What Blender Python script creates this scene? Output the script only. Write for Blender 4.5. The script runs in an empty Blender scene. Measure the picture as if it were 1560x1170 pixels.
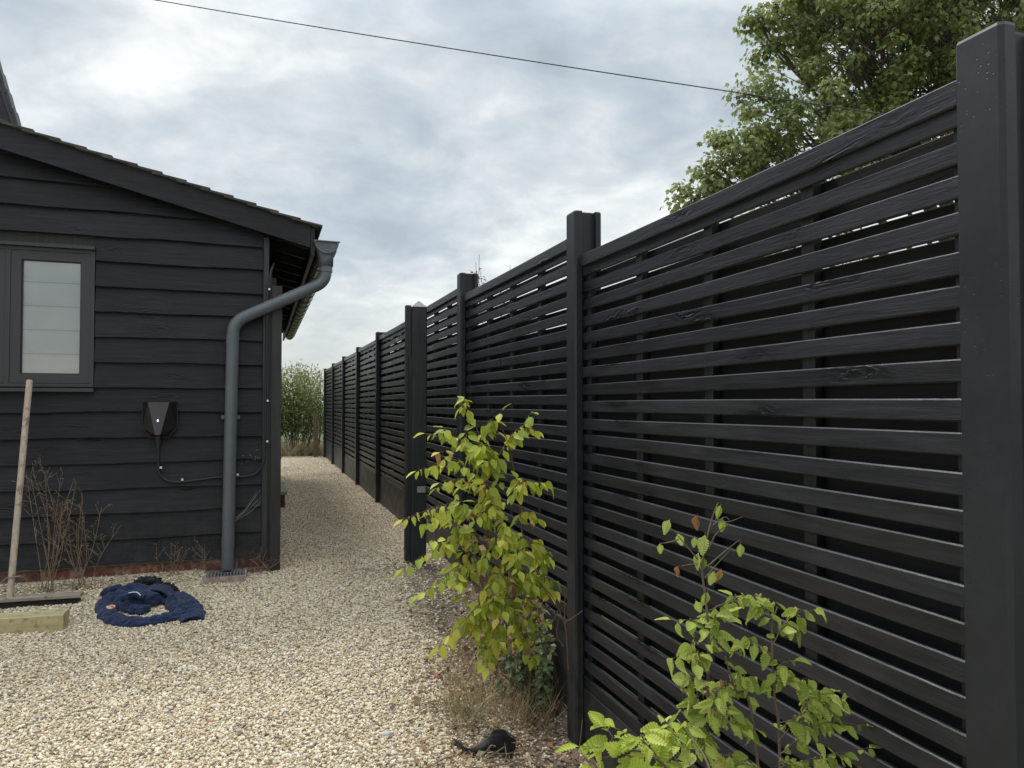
import bpy, math, random
import numpy as np
from mathutils import Vector, Matrix, noise
random.seed(7); rng = np.random.default_rng(7)
S = bpy.context.scene
COL = S.collection
R = math.radians

# ------------------------------------------------------------------ camera
CAMZ = 1.12
cam = bpy.data.objects.new('camera', bpy.data.cameras.new('camera')); COL.objects.link(cam)
cam.data.sensor_width = 36; cam.data.lens = 36*1172/1560; cam.data.clip_start = .02; cam.data.clip_end = 2000
cam.location = (0, 0, CAMZ)
cam.rotation_euler = (R(90+1.47), 0, R(-18.0))
S.camera = cam
CM = cam.rotation_euler.to_matrix()

# ------------------------------------------------------------------ sky, sun, exposure
SUN_EL, SUN_AZ = 58, 340      # degrees; azimuth clockwise from +Y
w = bpy.data.worlds.new('World'); S.world = w; w.use_nodes = True
nt = w.node_tree; nt.nodes.clear()
def N(t, **k):
    n = nt.nodes.new(t)
    for a, v in k.items(): setattr(n, a, v)
    return n
L = lambda a, b: nt.links.new(a, b)
out = N('ShaderNodeOutputWorld')
sky = N('ShaderNodeTexSky', sky_type='NISHITA', sun_disc=False, sun_elevation=R(SUN_EL), sun_rotation=R(SUN_AZ))
bgs = N('ShaderNodeBackground'); bgs.inputs['Strength'].default_value = .1; L(sky.outputs[0], bgs.inputs[0])
tc = N('ShaderNodeTexCoord')
sx = N('ShaderNodeSeparateXYZ'); L(tc.outputs['Generated'], sx.inputs[0])
mz = N('ShaderNodeMath', operation='MAXIMUM'); L(sx.outputs[2], mz.inputs[0]); mz.inputs[1].default_value = 0
az = N('ShaderNodeMath', operation='ADD'); L(mz.outputs[0], az.inputs[0]); az.inputs[1].default_value = .42
dv = N('ShaderNodeVectorMath', operation='SCALE'); 
iv = N('ShaderNodeMath', operation='DIVIDE'); iv.inputs[0].default_value = 1; L(az.outputs[0], iv.inputs[1])
L(tc.outputs['Generated'], dv.inputs[0]); L(iv.outputs[0], dv.inputs['Scale'])
fl = N('ShaderNodeVectorMath', operation='MULTIPLY'); L(dv.outputs[0], fl.inputs[0]); fl.inputs[1].default_value = (1, 1, 1.3)
def noi(scale, detail, rough, dist, loc):
    m = N('ShaderNodeMapping'); m.inputs['Location'].default_value = loc; m.inputs['Rotation'].default_value = (0, 0, .7); m.inputs['Scale'].default_value = (1, 1.15, 1)
    L(fl.outputs[0], m.inputs[0])
    n = N('ShaderNodeTexNoise'); n.inputs['Scale'].default_value = scale; n.inputs['Detail'].default_value = detail
    n.inputs['Roughness'].default_value = rough; n.inputs['Distortion'].default_value = dist; L(m.outputs[0], n.inputs['Vector']); return n
n1 = noi(2.1, 8, .52, .25, (3.1, 4.7, 0)); n2 = noi(6.5, 9, .57, .3, (7.3, 2.2, 0))
mx = N('ShaderNodeMath', operation='MULTIPLY_ADD'); L(n2.outputs[0], mx.inputs[0]); mx.inputs[1].default_value = .55; L(n1.outputs[0], mx.inputs[2])
cr = N('ShaderNodeValToRGB'); L(mx.outputs[0], cr.inputs[0])
e = cr.color_ramp.elements
e[0].position = .58; e[0].color = (.27, .31, .345, 1); e[1].position = .97; e[1].color = (.60, .61, .595, 1)
x = e.new(.71); x.color = (.335, .375, .405, 1); x = e.new(.82); x.color = (.425, .455, .47, 1)
# warm pale band low over the horizon
hz = N('ShaderNodeMapRange'); L(sx.outputs[2], hz.inputs[0]); hz.inputs[1].default_value = .0; hz.inputs[2].default_value = .16; hz.inputs[3].default_value = .6; hz.inputs[4].default_value = 0
mc = N('ShaderNodeMix', data_type='RGBA'); L(hz.outputs[0], mc.inputs[0]); L(cr.outputs[0], mc.inputs[6]); mc.inputs[7].default_value = (.49, .485, .43, 1)
# overcast skies brighten gently towards the zenith
ov = N('ShaderNodeMapRange'); L(mz.outputs[0], ov.inputs[0]); ov.inputs[1].default_value = .42; ov.inputs[2].default_value = 1; ov.inputs[3].default_value = 1.0; ov.inputs[4].default_value = 3.0
bgc = N('ShaderNodeBackground'); L(mc.outputs[2], bgc.inputs[0]); L(ov.outputs[0], bgc.inputs[1])
ms = N('ShaderNodeMixShader'); ms.inputs[0].default_value = .93; L(bgs.outputs[0], ms.inputs[1]); L(bgc.outputs[0], ms.inputs[2]); L(ms.outputs[0], out.inputs[0])
sun = bpy.data.objects.new('sun', bpy.data.lights.new('sun', 'SUN')); COL.objects.link(sun)
sun.data.energy = 1.5; sun.data.angle = R(14); sun.data.color = (1, .96, .9)
sd = Vector((math.sin(R(SUN_AZ))*math.cos(R(SUN_EL)), math.cos(R(SUN_AZ))*math.cos(R(SUN_EL)), math.sin(R(SUN_EL))))
sun.rotation_euler = sd.to_track_quat('Z', 'Y').to_euler()
vs = S.view_settings; vs.view_transform = 'Standard'; vs.look = 'None'; vs.exposure = 0.76; vs.gamma = 1; vs.use_curve_mapping = False
try: S.cycles.transparent_max_bounces = 16
except Exception: pass

# ------------------------------------------------------------------ helpers
def at(px, py, d):
    """point seen at photograph position px,py at distance d along the view axis"""
    return Vector((0, 0, CAMZ)) + CM @ Vector(((px-780)/1172*d, -(py-585)/1172*d, -d))
def sstep(a, b, x):
    t = min(1, max(0, (x-a)/(b-a))); return t*t*(3-2*t)
def G(x, y):
    z = -.15*sstep(5.2, 1.8, y)
    z -= .17*sstep(.72, 1.15, x)*sstep(4.9, 3.3, y)*(1-sstep(1.36, 1.9, x))
    if x < -.33 and y < 5.5: z += .045*sstep(5.20, 5.36, y)
    z += .012*(noise.noise(Vector((x*1.3, y*1.3, 0))))
    return z
def ground_at(px, py, h=0):
    d = 4
    for _ in range(30):
        p = at(px, py, d); g = G(p.x, p.y)+h
        dirn = p-Vector((0, 0, CAMZ)); d = d*(g-CAMZ)/dirn.z
    return at(px, py, d)

class MB:
    def __init__(s): s.v = []; s.f = []
    def add(s, vs, fs):
        o = len(s.v); s.v += [tuple(v) for v in vs]; s.f += [tuple(i+o for i in f) for f in fs]
    def box(s, x0, x1, y0, y1, z0, z1, T=None):
        vs = [(x, y, z) for z in (z0, z1) for y in (y0, y1) for x in (x0, x1)]
        if T: vs = [T(*p) for p in vs]
        s.add(vs, [(0,2,3,1),(4,5,7,6),(0,1,5,4),(2,6,7,3),(0,4,6,2),(1,3,7,5)])
    def prism(s, prof, p0, p1, mapf):
        """prof: list of 2D points; mapf(u,v,t) -> 3D; t in p0,p1"""
        n = len(prof)
        s.add([mapf(u, v, p0) for u, v in prof]+[mapf(u, v, p1) for u, v in prof],
              [tuple(range(n-1, -1, -1)), tuple(range(n, 2*n))]+[(i, (i+1) % n, n+(i+1) % n, n+i) for i in range(n)])
    def tube(s, pts, r, n=8, r1=None, cap=True, flat=1.0):
        pts = [Vector(p) for p in pts]; m = len(pts)
        if m < 2: return
        t = (pts[1]-pts[0]).normalized(); u = t.orthogonal().normalized(); o = len(s.v)
        for i, p in enumerate(pts):
            t2 = ((pts[min(i+1, m-1)]-pts[max(i-1, 0)])).normalized()
            u = (u - t2*u.dot(t2)); u = u.normalized() if u.length > 1e-6 else t2.orthogonal().normalized()
            v = t2.cross(u)
            rr = (r if not callable(r) else r(i/(m-1))) if r1 is None else r+(r1-r)*i/(m-1)
            for k in range(n):
                a = 2*math.pi*k/n; q = p+u*(math.cos(a)*rr)+v*(math.sin(a)*rr)
                s.v.append(tuple(q))
        for i in range(m-1):
            for k in range(n):
                s.f.append((o+i*n+k, o+i*n+(k+1) % n, o+(i+1)*n+(k+1) % n, o+(i+1)*n+k))
        if cap:
            e = len(s.v); s.v += s.v[o:o+n]+s.v[o+(m-1)*n:o+m*n]
            s.f.append(tuple(e+k for k in range(n-1, -1, -1))); s.f.append(tuple(e+n+k for k in range(n)))

def cprof(x0, x1, z0, z1, c):
    return [(x0+c, z0), (x1-c, z0), (x1, z0+c), (x1, z1-c), (x1-c, z1), (x0+c, z1), (x0, z1-c), (x0, z0+c)]
ROOT = {}
def thing(name, label, cat, loc, group=None):
    o = bpy.data.objects.new(name, None); COL.objects.link(o); o.location = loc; o.empty_display_size = .1
    o['label'] = label; o['category'] = cat
    if group: o['group'] = group
    ROOT[o] = Vector(loc); return o
def base(p):
    while p is not None and p.parent is not None: p = p.parent
    return ROOT.get(p, Vector((0, 0, 0))) if p is not None else Vector((0, 0, 0))
def obj(name, mb, m, parent=None, smooth=False, label=None, origin=None):
    me = bpy.data.meshes.new(name)
    b = base(parent); og = Vector(origin) if origin is not None else None
    sh = b if og is None else og
    me.from_pydata([(p[0]-sh.x, p[1]-sh.y, p[2]-sh.z) for p in mb.v], [], mb.f)
    me.materials.append(m)
    if smooth: me.polygons.foreach_set('use_smooth', [True]*len(me.polygons))
    me.update()
    o = bpy.data.objects.new(name, me); COL.objects.link(o)
    if parent is not None:
        o.parent = parent
    if og is not None:
        o.location = og-b if parent is not None else og
        if parent is not None and parent.parent is not None: o.location = og-b-parent.location
    elif parent is not None and parent.parent is not None: o.location = -parent.location
    if label: o['label'] = label
    return o
def tag(o, label, cat, group=None):
    o['label'] = label; o['category'] = cat
    if group: o['group'] = group
    return o
def inst(name, me, parent, loc, rot=None, scale=None, label=None):
    o = bpy.data.objects.new(name, me); COL.objects.link(o); o.parent = parent
    o.location = Vector(loc)-base(parent)-(parent.location if parent.parent is not None else Vector())
    if rot is not None: o.rotation_euler = rot
    if scale is not None: o.scale = scale if hasattr(scale, '__len__') else (scale,)*3
    if label: o['label'] = label
    return o
def fillet(pts, r, n=6):
    pts = [Vector(p) for p in pts]; res = [pts[0]]
    for i in range(1, len(pts)-1):
        a = pts[i-1]-pts[i]; b = pts[i+1]-pts[i]; rr = min(r, a.length*.49, b.length*.49)
        A = pts[i]+a.normalized()*rr; B = pts[i]+b.normalized()*rr
        for k in range(n+1):
            t = k/n; res.append(A*(1-t)**2+pts[i]*2*t*(1-t)+B*t*t)
    return res+[pts[-1]]
def spline(pts, n=6):
    P = [Vector(p) for p in pts]; P = [P[0]*2-P[1]]+P+[P[-1]*2-P[-2]]; r = []
    for i in range(1, len(P)-2):
        for k in range(n):
            t = k/n; a, b, c, d = P[i-1:i+3]
            r.append(.5*((2*b)+(c-a)*t+(2*a-5*b+4*c-d)*t*t+(3*b-a-3*c+d)*t**3))
    return r+[P[-2]]

# ------------------------------------------------------------------ materials
class MT:
    def __init__(s, name, col, rough=.6, spec=.5):
        s.m = bpy.data.materials.new(name); s.m.use_nodes = True; s.t = s.m.node_tree
        s.b = s.t.nodes['Principled BSDF']; s.set('Base Color', (*col, 1)); s.set('Roughness', rough); s.set('Specular IOR Level', spec)
    def set(s, k, v): s.b.inputs[k].default_value = v
    def n(s, t, **k):
        x = s.t.nodes.new(t)
        for a, v in k.items():
            if a.startswith('i_'): x.inputs[a[2:].replace('_', ' ')].default_value = v
            else: setattr(x, a, v)
        return x
    def l(s, a, b): s.t.links.new(a, b)
    def coords(s, kind='Object', scale=(1, 1, 1), rand=True):
        tc = s.n('ShaderNodeTexCoord'); mp = s.n('ShaderNodeMapping'); mp.inputs['Scale'].default_value = scale
        if rand:
            oi = s.n('ShaderNodeObjectInfo'); mu = s.n('ShaderNodeMath', operation='MULTIPLY'); mu.inputs[1].default_value = 61.7
            s.l(oi.outputs['Random'], mu.inputs[0]); ad = s.n('ShaderNodeVectorMath', operation='ADD')
            s.l(tc.outputs[kind], mp.inputs[0]); s.l(mp.outputs[0], ad.inputs[0]); s.l(mu.outputs[0], ad.inputs[1]); return ad.outputs[0]
        s.l(tc.outputs[kind], mp.inputs[0]); return mp.outputs[0]
    def noise(s, v, scale, detail=4, rough=.5, dist=0):
        x = s.n('ShaderNodeTexNoise'); s.l(v, x.inputs['Vector']); x.inputs['Scale'].default_value = scale; x.inputs['Detail'].default_value = detail
        x.inputs['Roughness'].default_value = rough; x.inputs['Distortion'].default_value = dist; return x.outputs[0]
    def vor(s, v, scale, out='Distance', feature='F1'):
        x = s.n('ShaderNodeTexVoronoi', feature=feature); s.l(v, x.inputs['Vector']); x.inputs['Scale'].default_value = scale; return x.outputs[out]
    def ramp(s, f, stops, const=False):
        x = s.n('ShaderNodeValToRGB'); s.l(f, x.inputs[0]); e = x.color_ramp.elements
        if const: x.color_ramp.interpolation = 'CONSTANT'
        for i, (p, c) in enumerate(stops):
            c = (*c, 1) if hasattr(c, '__len__') else (c, c, c, 1)
            if i < 2: e[i].position = p; e[i].color = c
            else: q = e.new(p); q.color = c
        return x.outputs[0]
    def mix(s, f, a, b, blend='MIX'):
        x = s.n('ShaderNodeMix', data_type='RGBA', blend_type=blend)
        for i, v in ((0, f), (6, a), (7, b)):
            if isinstance(v, (int, float)): x.inputs[i].default_value = v if i == 0 else (v, v, v, 1)
            elif isinstance(v, tuple): x.inputs[i].default_value = (*v, 1)
            else: s.l(v, x.inputs[i])
        return x.outputs[2]
    def math(s, op, a, b=0.):
        x = s.n('ShaderNodeMath', operation=op)
        for i, v in ((0, a), (1, b)):
            if isinstance(v, (int, float)): x.inputs[i].default_value = v
            else: s.l(v, x.inputs[i])
        return x.outputs[0]
    def bump(s, h, strength=.3, dist=.002, prev=None):
        x = s.n('ShaderNodeBump'); s.l(h, x.inputs['Height']); x.inputs['Strength'].default_value = strength; x.inputs['Distance'].default_value = dist
        if prev is not None: s.l(prev, x.inputs['Normal'])
        s.l(x.outputs[0], s.b.inputs['Normal']); return x.outputs[0]

def painted_wood(name, col, axis, rough=.5, knots=True, grain=.5, spec=.5):
    """black stained timber; axis = index of the long axis"""
    M = MT(name, col, rough, spec)
    sc = [26, 26, 26]; sc[axis] = 1.6
    v = M.coords('Object', tuple(sc)); g1 = M.noise(v, 2.2, 5, .62, .6); g2 = M.noise(v, 9, 3, .6, .2)
    sc2 = [26, 26, 26]; sc2[axis] = 6.5
    v2 = M.coords('Object', tuple(sc2))
    big = M.noise(M.coords('Object', (1.5, 1.5, 1.5)), 2.0, 4, .6)
    c1 = tuple(c*.60 for c in col); c2 = tuple(c*1.6 for c in col)
    cc = M.ramp(g1, [(.3, c1), (.72, c2)])
    tone = M.ramp(big, [(.3, .72), (.7, 1.25)]); cc = M.mix(1.0, cc, tone, 'MULTIPLY'); oi = M.n('ShaderNodeObjectInfo'); cc = M.mix(1.0, cc, M.ramp(oi.outputs['Random'], [(0., .78), (1., 1.3)]), 'MULTIPLY')
    h = M.math('MULTIPLY_ADD', g2, .6); h.node.inputs[2].default_value = 0; M.l(g1, h.node.inputs[2])
    if knots:
        wv = M.n('ShaderNodeVectorMath', operation='ADD'); nz = M.n('ShaderNodeTexNoise'); nz.inputs['Scale'].default_value = 1.3; M.l(v2, nz.inputs['Vector']); M.l(v2, wv.inputs[0]); M.l(nz.outputs['Color'], wv.inputs[1])
        vd = M.vor(wv.outputs[0], .36); k = M.ramp(vd, [(.0, 1.0), (.13, .9), (.34, 0.0)]); kn = M.noise(v2, .55, 2, .5)
        k = M.math('MULTIPLY', k, M.ramp(kn, [(.40, 0.), (.50, 1.)]))
        cc = M.mix(M.math('MULTIPLY', k, .8), cc, tuple(c*.22 for c in col))
        h = M.math('ADD', h, M.math('MULTIPLY', M.math('SINE', M.math('MULTIPLY', vd, 55.)), M.math('MULTIPLY', k, .5)))
        M.l(M.ramp(k, [(.0, rough), (1., rough*.6)]), M.b.inputs['Roughness'])
    else:
        M.l(M.ramp(big, [(.3, rough*.85), (.7, rough*1.15)]), M.b.inputs['Roughness'])
    M.l(cc, M.b.inputs['Base Color']); M.bump(h, grain, .0016)
    return M.m
BLK = (.026, .027, .030)
m_slat = painted_wood('black_slat_paint', (.0165, .0175, .0215), 1, .36, True, 1.0, .38)
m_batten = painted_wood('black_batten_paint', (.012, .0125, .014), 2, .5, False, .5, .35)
m_back_shade = painted_wood('black_slat_paint_gap_shade', (.0095, .010, .0118), 1, .6, False, .6, .28)  # slat paint darkened and dulled: shade behind the front slats put into the colour
m_clad = painted_wood('black_cladding_stain', (.0105, .0113, .0148), 0, .46, True, 1.3, .26)
def splash(m, top):
    t = m.node_tree; b = t.nodes['Principled BSDF']; src = b.inputs['Base Color'].links[0].from_socket
    g = t.nodes.new('ShaderNodeNewGeometry'); sp = t.nodes.new('ShaderNodeSeparateXYZ'); t.links.new(g.outputs['Position'], sp.inputs[0])
    n = t.nodes.new('ShaderNodeTexNoise'); n.inputs['Scale'].default_value = 9; n.inputs['Detail'].default_value = 8; n.inputs['Roughness'].default_value = .75; t.links.new(g.outputs['Position'], n.inputs['Vector'])
    mr = t.nodes.new('ShaderNodeMapRange'); t.links.new(sp.outputs[2], mr.inputs[0]); mr.inputs[1].default_value = .0; mr.inputs[2].default_value = top; mr.inputs[3].default_value = .34; mr.inputs[4].default_value = 0
    r = t.nodes.new('ShaderNodeMapRange'); t.links.new(n.outputs[0], r.inputs[0]); r.inputs[1].default_value = .42; r.inputs[2].default_value = .72
    mu = t.nodes.new('ShaderNodeMath'); mu.operation = 'MULTIPLY'; t.links.new(mr.outputs[0], mu.inputs[0]); t.links.new(r.outputs[0], mu.inputs[1])
    mx = t.nodes.new('ShaderNodeMix'); mx.data_type = 'RGBA'; t.links.new(mu.outputs[0], mx.inputs[0]); t.links.new(src, mx.inputs[6]); mx.inputs[7].default_value = (.16, .135, .10, 1); t.links.new(mx.outputs[2], b.inputs['Base Color'])
splash(m_clad, .55)
m_cladY = painted_wood('black_side_cladding_stain', (.024, .025, .028), 1, .56, False, .5)
m_barge = painted_wood('black_barge_paint', (.0135, .014, .0185), 0, .46, False, .6, .30)
m_vert = painted_wood('black_vertical_trim', (.020, .021, .023), 2, .5, False, .35)
m_gatepost = painted_wood('black_rough_timber_post', (.014, .015, .017), 2, .5, False, 1.0)

M = MT('black_painted_concrete', (.031, .033, .037), .42, .36)
v = M.coords('Object', (1, 1, 1)); M.l(M.mix(1., M.ramp(M.noise(v, 3.5, 6, .6), [(.3, (.0105, .0125, .0155)), (.75, (.023, .026, .032))]), M.ramp(M.noise(v, 40, 3, .6), [(.3, .88), (.7, 1.1)]), 'MULTIPLY'), M.b.inputs['Base Color'])
pit = M.ramp(M.vor(v, 75), [(.0, 0.), (.17, 1.)]); pm = M.ramp(M.noise(v, 5, 2), [(.5, 1.), (.62, 0.)])
pit = M.math('MAXIMUM', pit, pm); b1 = M.bump(pit, .6, .002); M.bump(M.noise(v, 60, 4, .6), .18, .001, b1)
M.l(M.ramp(M.noise(v, 9, 4), [(.3, .36), (.7, .52)]), M.b.inputs['Roughness'])
m_conc = M.m; splash(m_conc, .35)
M = MT('anthracite_plastic', (.055, .062, .070), .36); v = M.coords('Object'); M.l(M.ramp(M.noise(v, 6, 5, .65), [(.3, (.080, .093, .108)), (.7, (.105, .120, .137))]), M.b.inputs['Base Color']); M.l(M.ramp(M.noise(v, 11, 4), [(.3, .28), (.7, .48)]), M.b.inputs['Roughness']); m_pipe = M.m
M = MT('black_gutter_plastic', (.022, .024, .026), .22); m_gut = M.m
M = MT('window_frame_grey', (.030, .033, .038), .38); m_win = M.m
M = MT('dark_charger_plastic', (.055, .058, .078), .32); m_chg = M.m
M = MT('dark_charger_side', (.010, .010, .012), .4); m_chg2 = M.m
M = MT('black_cable_rubber', (.018, .018, .019), .5); m_cable = M.m
M = MT('white_plastic', (.75, .75, .73), .5); m_white = M.m
M = MT('blind_fabric', (.80, .84, .84), .8); v = M.coords('Object', (1, 1, 1)); M.l(M.ramp(M.noise(v, 8, 4), [(.3, (.84, .89, .89)), (.7, (.92, .94, .94))]), M.b.inputs['Base Color']); m_blind = M.m
M = MT('blind_tape', (.50, .55, .57), .8); m_tape = M.m
# thin window glass
m_glass = bpy.data.materials.new('window_glass'); m_glass.use_nodes = True; t = m_glass.node_tree; t.nodes.clear()
o_ = t.nodes.new('ShaderNodeOutputMaterial'); tr = t.nodes.new('ShaderNodeBsdfTransparent'); tr.inputs[0].default_value = (.99, 1, 1, 1); gl = t.nodes.new('ShaderNodeBsdfGlossy'); gl.inputs['Roughness'].default_value = .02
mxs = t.nodes.new('ShaderNodeMixShader'); fr = t.nodes.new('ShaderNodeFresnel'); fr.inputs[0].default_value = 2.1
t.links.new(fr.outputs[0], mxs.inputs[0]); t.links.new(tr.outputs[0], mxs.inputs[1]); t.links.new(gl.outputs[0], mxs.inputs[2]); t.links.new(mxs.outputs[0], o_.inputs[0])

M = MT('roof_tile', (.05, .048, .045), .75); v = M.coords('Object'); M.l(M.ramp(M.noise(v, 14, 6, .7), [(.3, (.028, .028, .028)), (.6, (.06, .058, .052)), (.75, (.11, .11, .085))]), M.b.inputs['Base Color']); M.bump(M.noise(v, 60, 4), .4, .002); m_tile = M.m
M = MT('red_brick', (.28, .10, .06), .85); v = M.coords('Object')
bc = M.ramp(M.noise(v, 18, 6, .65), [(.3, (.075, .032, .025)), (.5, (.145, .058, .042)), (.64, (.26, .18, .145))])
oi = M.n('ShaderNodeObjectInfo'); bc = M.mix(1., bc, M.ramp(oi.outputs['Random'], [(0., (.75, .8, .9)), (.5, (1., 1., 1.)), (1., (1.25, 1.15, 1.0))]), 'MULTIPLY')
M.l(bc, M.b.inputs['Base Color']); M.bump(M.noise(v, 90, 5, .7), .6, .003); m_brick = M.m
M = MT('lime_mortar', (.34, .31, .26), .95); v = M.coords('Object'); M.l(M.ramp(M.noise(v, 25, 6, .7), [(.3, (.20, .18, .15)), (.7, (.44, .41, .36))]), M.b.inputs['Base Color']); M.bump(M.noise(v, 120, 4), .6, .003); m_mortar = M.m

def bare_wood(name, c1, c2, axis, rough=.8, gs=1.):
    M = MT(name, c1, rough); sc = [30*gs]*3; sc[axis] = 2.0*gs
    v = M.coords('Object', tuple(sc)); g = M.noise(v, 2., 6, .65, .8)
    c = M.ramp(g, [(.28, c1), (.7, c2)]); v2 = M.coords('Object', (1, 1, 1)); s_ = M.ramp(M.noise(v2, 22, 3, .6), [(.33, .55), (.45, 1.)])
    M.l(M.mix(1., c, s_, 'MULTIPLY'), M.b.inputs['Base Color']); M.bump(g, .5, .002); return M.m
m_beam = bare_wood('pale_treated_timber', (.30, .25, .13), (.52, .44, .26), 0)
m_handle = bare_wood('weathered_handle_wood', (.26, .20, .15), (.50, .42, .34), 2, gs=1.3)
m_stock = bare_wood('grey_weathered_wood', (.17, .145, .115), (.36, .31, .25), 0)
m_stub = bare_wood('brown_fence_timber', (.10, .065, .04), (.20, .14, .09), 2)
M = MT('dark_bristles', (.012, .011, .010), .9); v = M.coords('Object', (200, 200, 6)); M.bump(M.noise(v, 2., 3), 1., .004); m_brist = M.m

# cloth
def cloth(name, c1, c2, axis_sc=(1, 1, 1)):
    M = MT(name, c1, .95, .15); v = M.coords('Object', axis_sc, False)
    M.l(M.ramp(M.noise(v, 9, 6, .65), [(.3, c1), (.75, c2)]), M.b.inputs['Base Color'])
    b = M.bump(M.noise(v, 9, 3, .5, 2.0), .6, .012); M.bump(M.noise(v, 420, 2), .35, .0015, b)
    try: M.set('Sheen Weight', .15)
    except Exception: pass
    return M.m
m_navy = cloth('navy_fleece', (.010, .018, .050), (.020, .034, .080))
m_rib = cloth('navy_rib_knit', (.009, .015, .042), (.017, .027, .065), (1, 1, 1))
m_blackcloth = cloth('black_cloth', (.006, .006, .008), (.014, .014, .017))
M = MT('orange_print', (.45, .12, .06), .7); v = M.coords('Object'); M.l(M.ramp(M.noise(v, 60, 2), [(.45, (.40, .10, .05)), (.55, (.5, .42, .35))]), M.b.inputs['Base Color']); m_print = M.m
M = MT('black_rubber', (.020, .020, .021), .55); v = M.coords('Object'); M.l(M.ramp(M.noise(v, 26, 6, .7), [(.35, (.014, .014, .015)), (.62, (.032, .031, .030)), (.8, (.09, .08, .065))]), M.b.inputs['Base Color']); M.bump(M.noise(v, 90, 4), .4, .002); m_rubber = M.m

# ground sheet: gravel bed near, soil by the fence, grass beyond
M = MT('gravel_and_soil', (.3, .27, .2), .9); geo = M.n('ShaderNodeNewGeometry'); P = geo.outputs['Position']
vc = M.vor(P, 85, 'Color'); sp = M.n('ShaderNodeSeparateColor'); M.l(vc, sp.inputs[0])
STONES = [(0., (.20, .165, .12)), (.06, (.38, .30, .20)), (.17, (.52, .42, .28)), (.36, (.62, .52, .36)), (.56, (.69, .60, .44)), (.78, (.77, .71, .59)), (.89, (.44, .34, .22)), (.94, (.24, .235, .235)), (.965, (.50, .45, .40)), (.985, (.38, .22, .14))]
gr = M.ramp(sp.outputs[0], STONES, True)
gr = M.mix(1., gr, M.ramp(M.vor(P, 85), [(.3, 1.), (.75, .55)]), 'MULTIPLY')
gr = M.mix(1., gr, M.ramp(M.noise(P, 1.4, 5, .6), [(.3, .82), (.7, 1.08)]), 'MULTIPLY')
soil = M.ramp(M.noise(P, 22, 8, .75), [(.3, (.07, .052, .036)), (.55, (.16, .125, .09)), (.75, (.30, .25, .19))])
grass = M.ramp(M.noise(P, 3, 8, .75), [(.3, (.035, .05, .015)), (.6, (.08, .09, .03)), (.8, (.16, .14, .07))])
sp2 = M.n('ShaderNodeSeparateXYZ'); M.l(P, sp2.inputs[0])
wob = M.math('MULTIPLY', M.math('SUBTRACT', M.noise(P, 2.5, 5, .6), .5), .55)
xx = M.math('ADD', sp2.outputs[0], wob)
near = M.math('LESS_THAN', sp2.outputs[1], 5.6)
mr = M.n('ShaderNodeMapRange'); M.l(xx, mr.inputs[0]); mr.inputs[1].default_value = .66; mr.inputs[2].default_value = .95
c = M.mix(M.math('MULTIPLY', mr.outputs[0], near), gr, soil)
beyond = M.math('MAXIMUM', M.math('GREATER_THAN', sp2.outputs[0], 1.3), M.math('GREATER_THAN', M.math('ADD', sp2.outputs[1], wob), 17.0))
beyond = M.math('MAXIMUM', beyond, M.math('LESS_THAN', sp2.outputs[0], -9.))
c = M.mix(beyond, c, grass); M.l(c, M.b.inputs['Base Color'])
bb = M.bump(M.vor(P, 85), .8, .006); bb.node.invert = True; M.bump(M.noise(P, 140, 4, .7), .5, .004, bb)
m_ground = M.m
M = MT('pebble', (.4, .35, .25), .72, .4); oi = M.n('ShaderNodeObjectInfo')
cc = M.ramp(oi.outputs['Random'], STONES, True); v = M.coords('Object'); 
cc = M.mix(1., cc, M.ramp(M.noise(P if False else v, 3, 3, .6), [(.3, .82), (.7, 1.12)]), 'MULTIPLY')
M.l(cc, M.b.inputs['Base Color']); m_peb = M.m

def leafmat(name, cols, attr=None, transl=.45, rough=.5, veins=0):
    m = bpy.data.materials.new(name); m.use_nodes = True; t = m.node_tree; b = t.nodes['Principled BSDF']; o = t.nodes['Material Output']
    if attr: a = t.nodes.new('ShaderNodeAttribute'); a.attribute_name = attr; f = a.outputs['Fac']
    else: a = t.nodes.new('ShaderNodeObjectInfo'); f = a.outputs['Random']
    cr = t.nodes.new('ShaderNodeValToRGB'); t.links.new(f, cr.inputs[0]); e = cr.color_ramp.elements
    for i, (p, c) in enumerate(cols):
        if i < 2: e[i].position = p; e[i].color = (*c, 1)
        else: q = e.new(p); q.color = (*c, 1)
    tcn = t.nodes.new('ShaderNodeTexCoord'); nn = t.nodes.new('ShaderNodeTexNoise'); nn.inputs['Scale'].default_value = 60 if not attr else 9; t.links.new(tcn.outputs['Object'], nn.inputs['Vector'])
    r2 = t.nodes.new('ShaderNodeValToRGB'); r2.color_ramp.elements[0].position = .3; r2.color_ramp.elements[0].color = (.78, .78, .78, 1); r2.color_ramp.elements[1].position = .7; r2.color_ramp.elements[1].color = (1.15, 1.15, 1.1, 1); t.links.new(nn.outputs[0], r2.inputs[0])
    mm = t.nodes.new('ShaderNodeMix'); mm.data_type = 'RGBA'; mm.blend_type = 'MULTIPLY'; mm.inputs[0].default_value = 1; t.links.new(cr.outputs[0], mm.inputs[6]); t.links.new(r2.outputs[0], mm.inputs[7])
    t.links.new(mm.outputs[2], b.inputs['Base Color']); b.inputs['Roughness'].default_value = rough; b.inputs['Specular IOR Level'].default_value = .35
    tl = t.nodes.new('ShaderNodeBsdfTranslucent'); t.links.new(mm.outputs[2], tl.inputs[0]); ms = t.nodes.new('ShaderNodeMixShader'); ms.inputs[0].default_value = transl
    t.links.new(b.outputs[0], ms.inputs[1]); t.links.new(tl.outputs[0], ms.inputs[2]); t.links.new(ms.outputs[0], o.inputs[0]); return m
m_leafA = leafmat('yellow_green_leaf', [(0, (.24, .31, .035)), (.35, (.38, .45, .055)), (.75, (.54, .57, .09)), (.95, (.62, .54, .12))])
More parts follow.
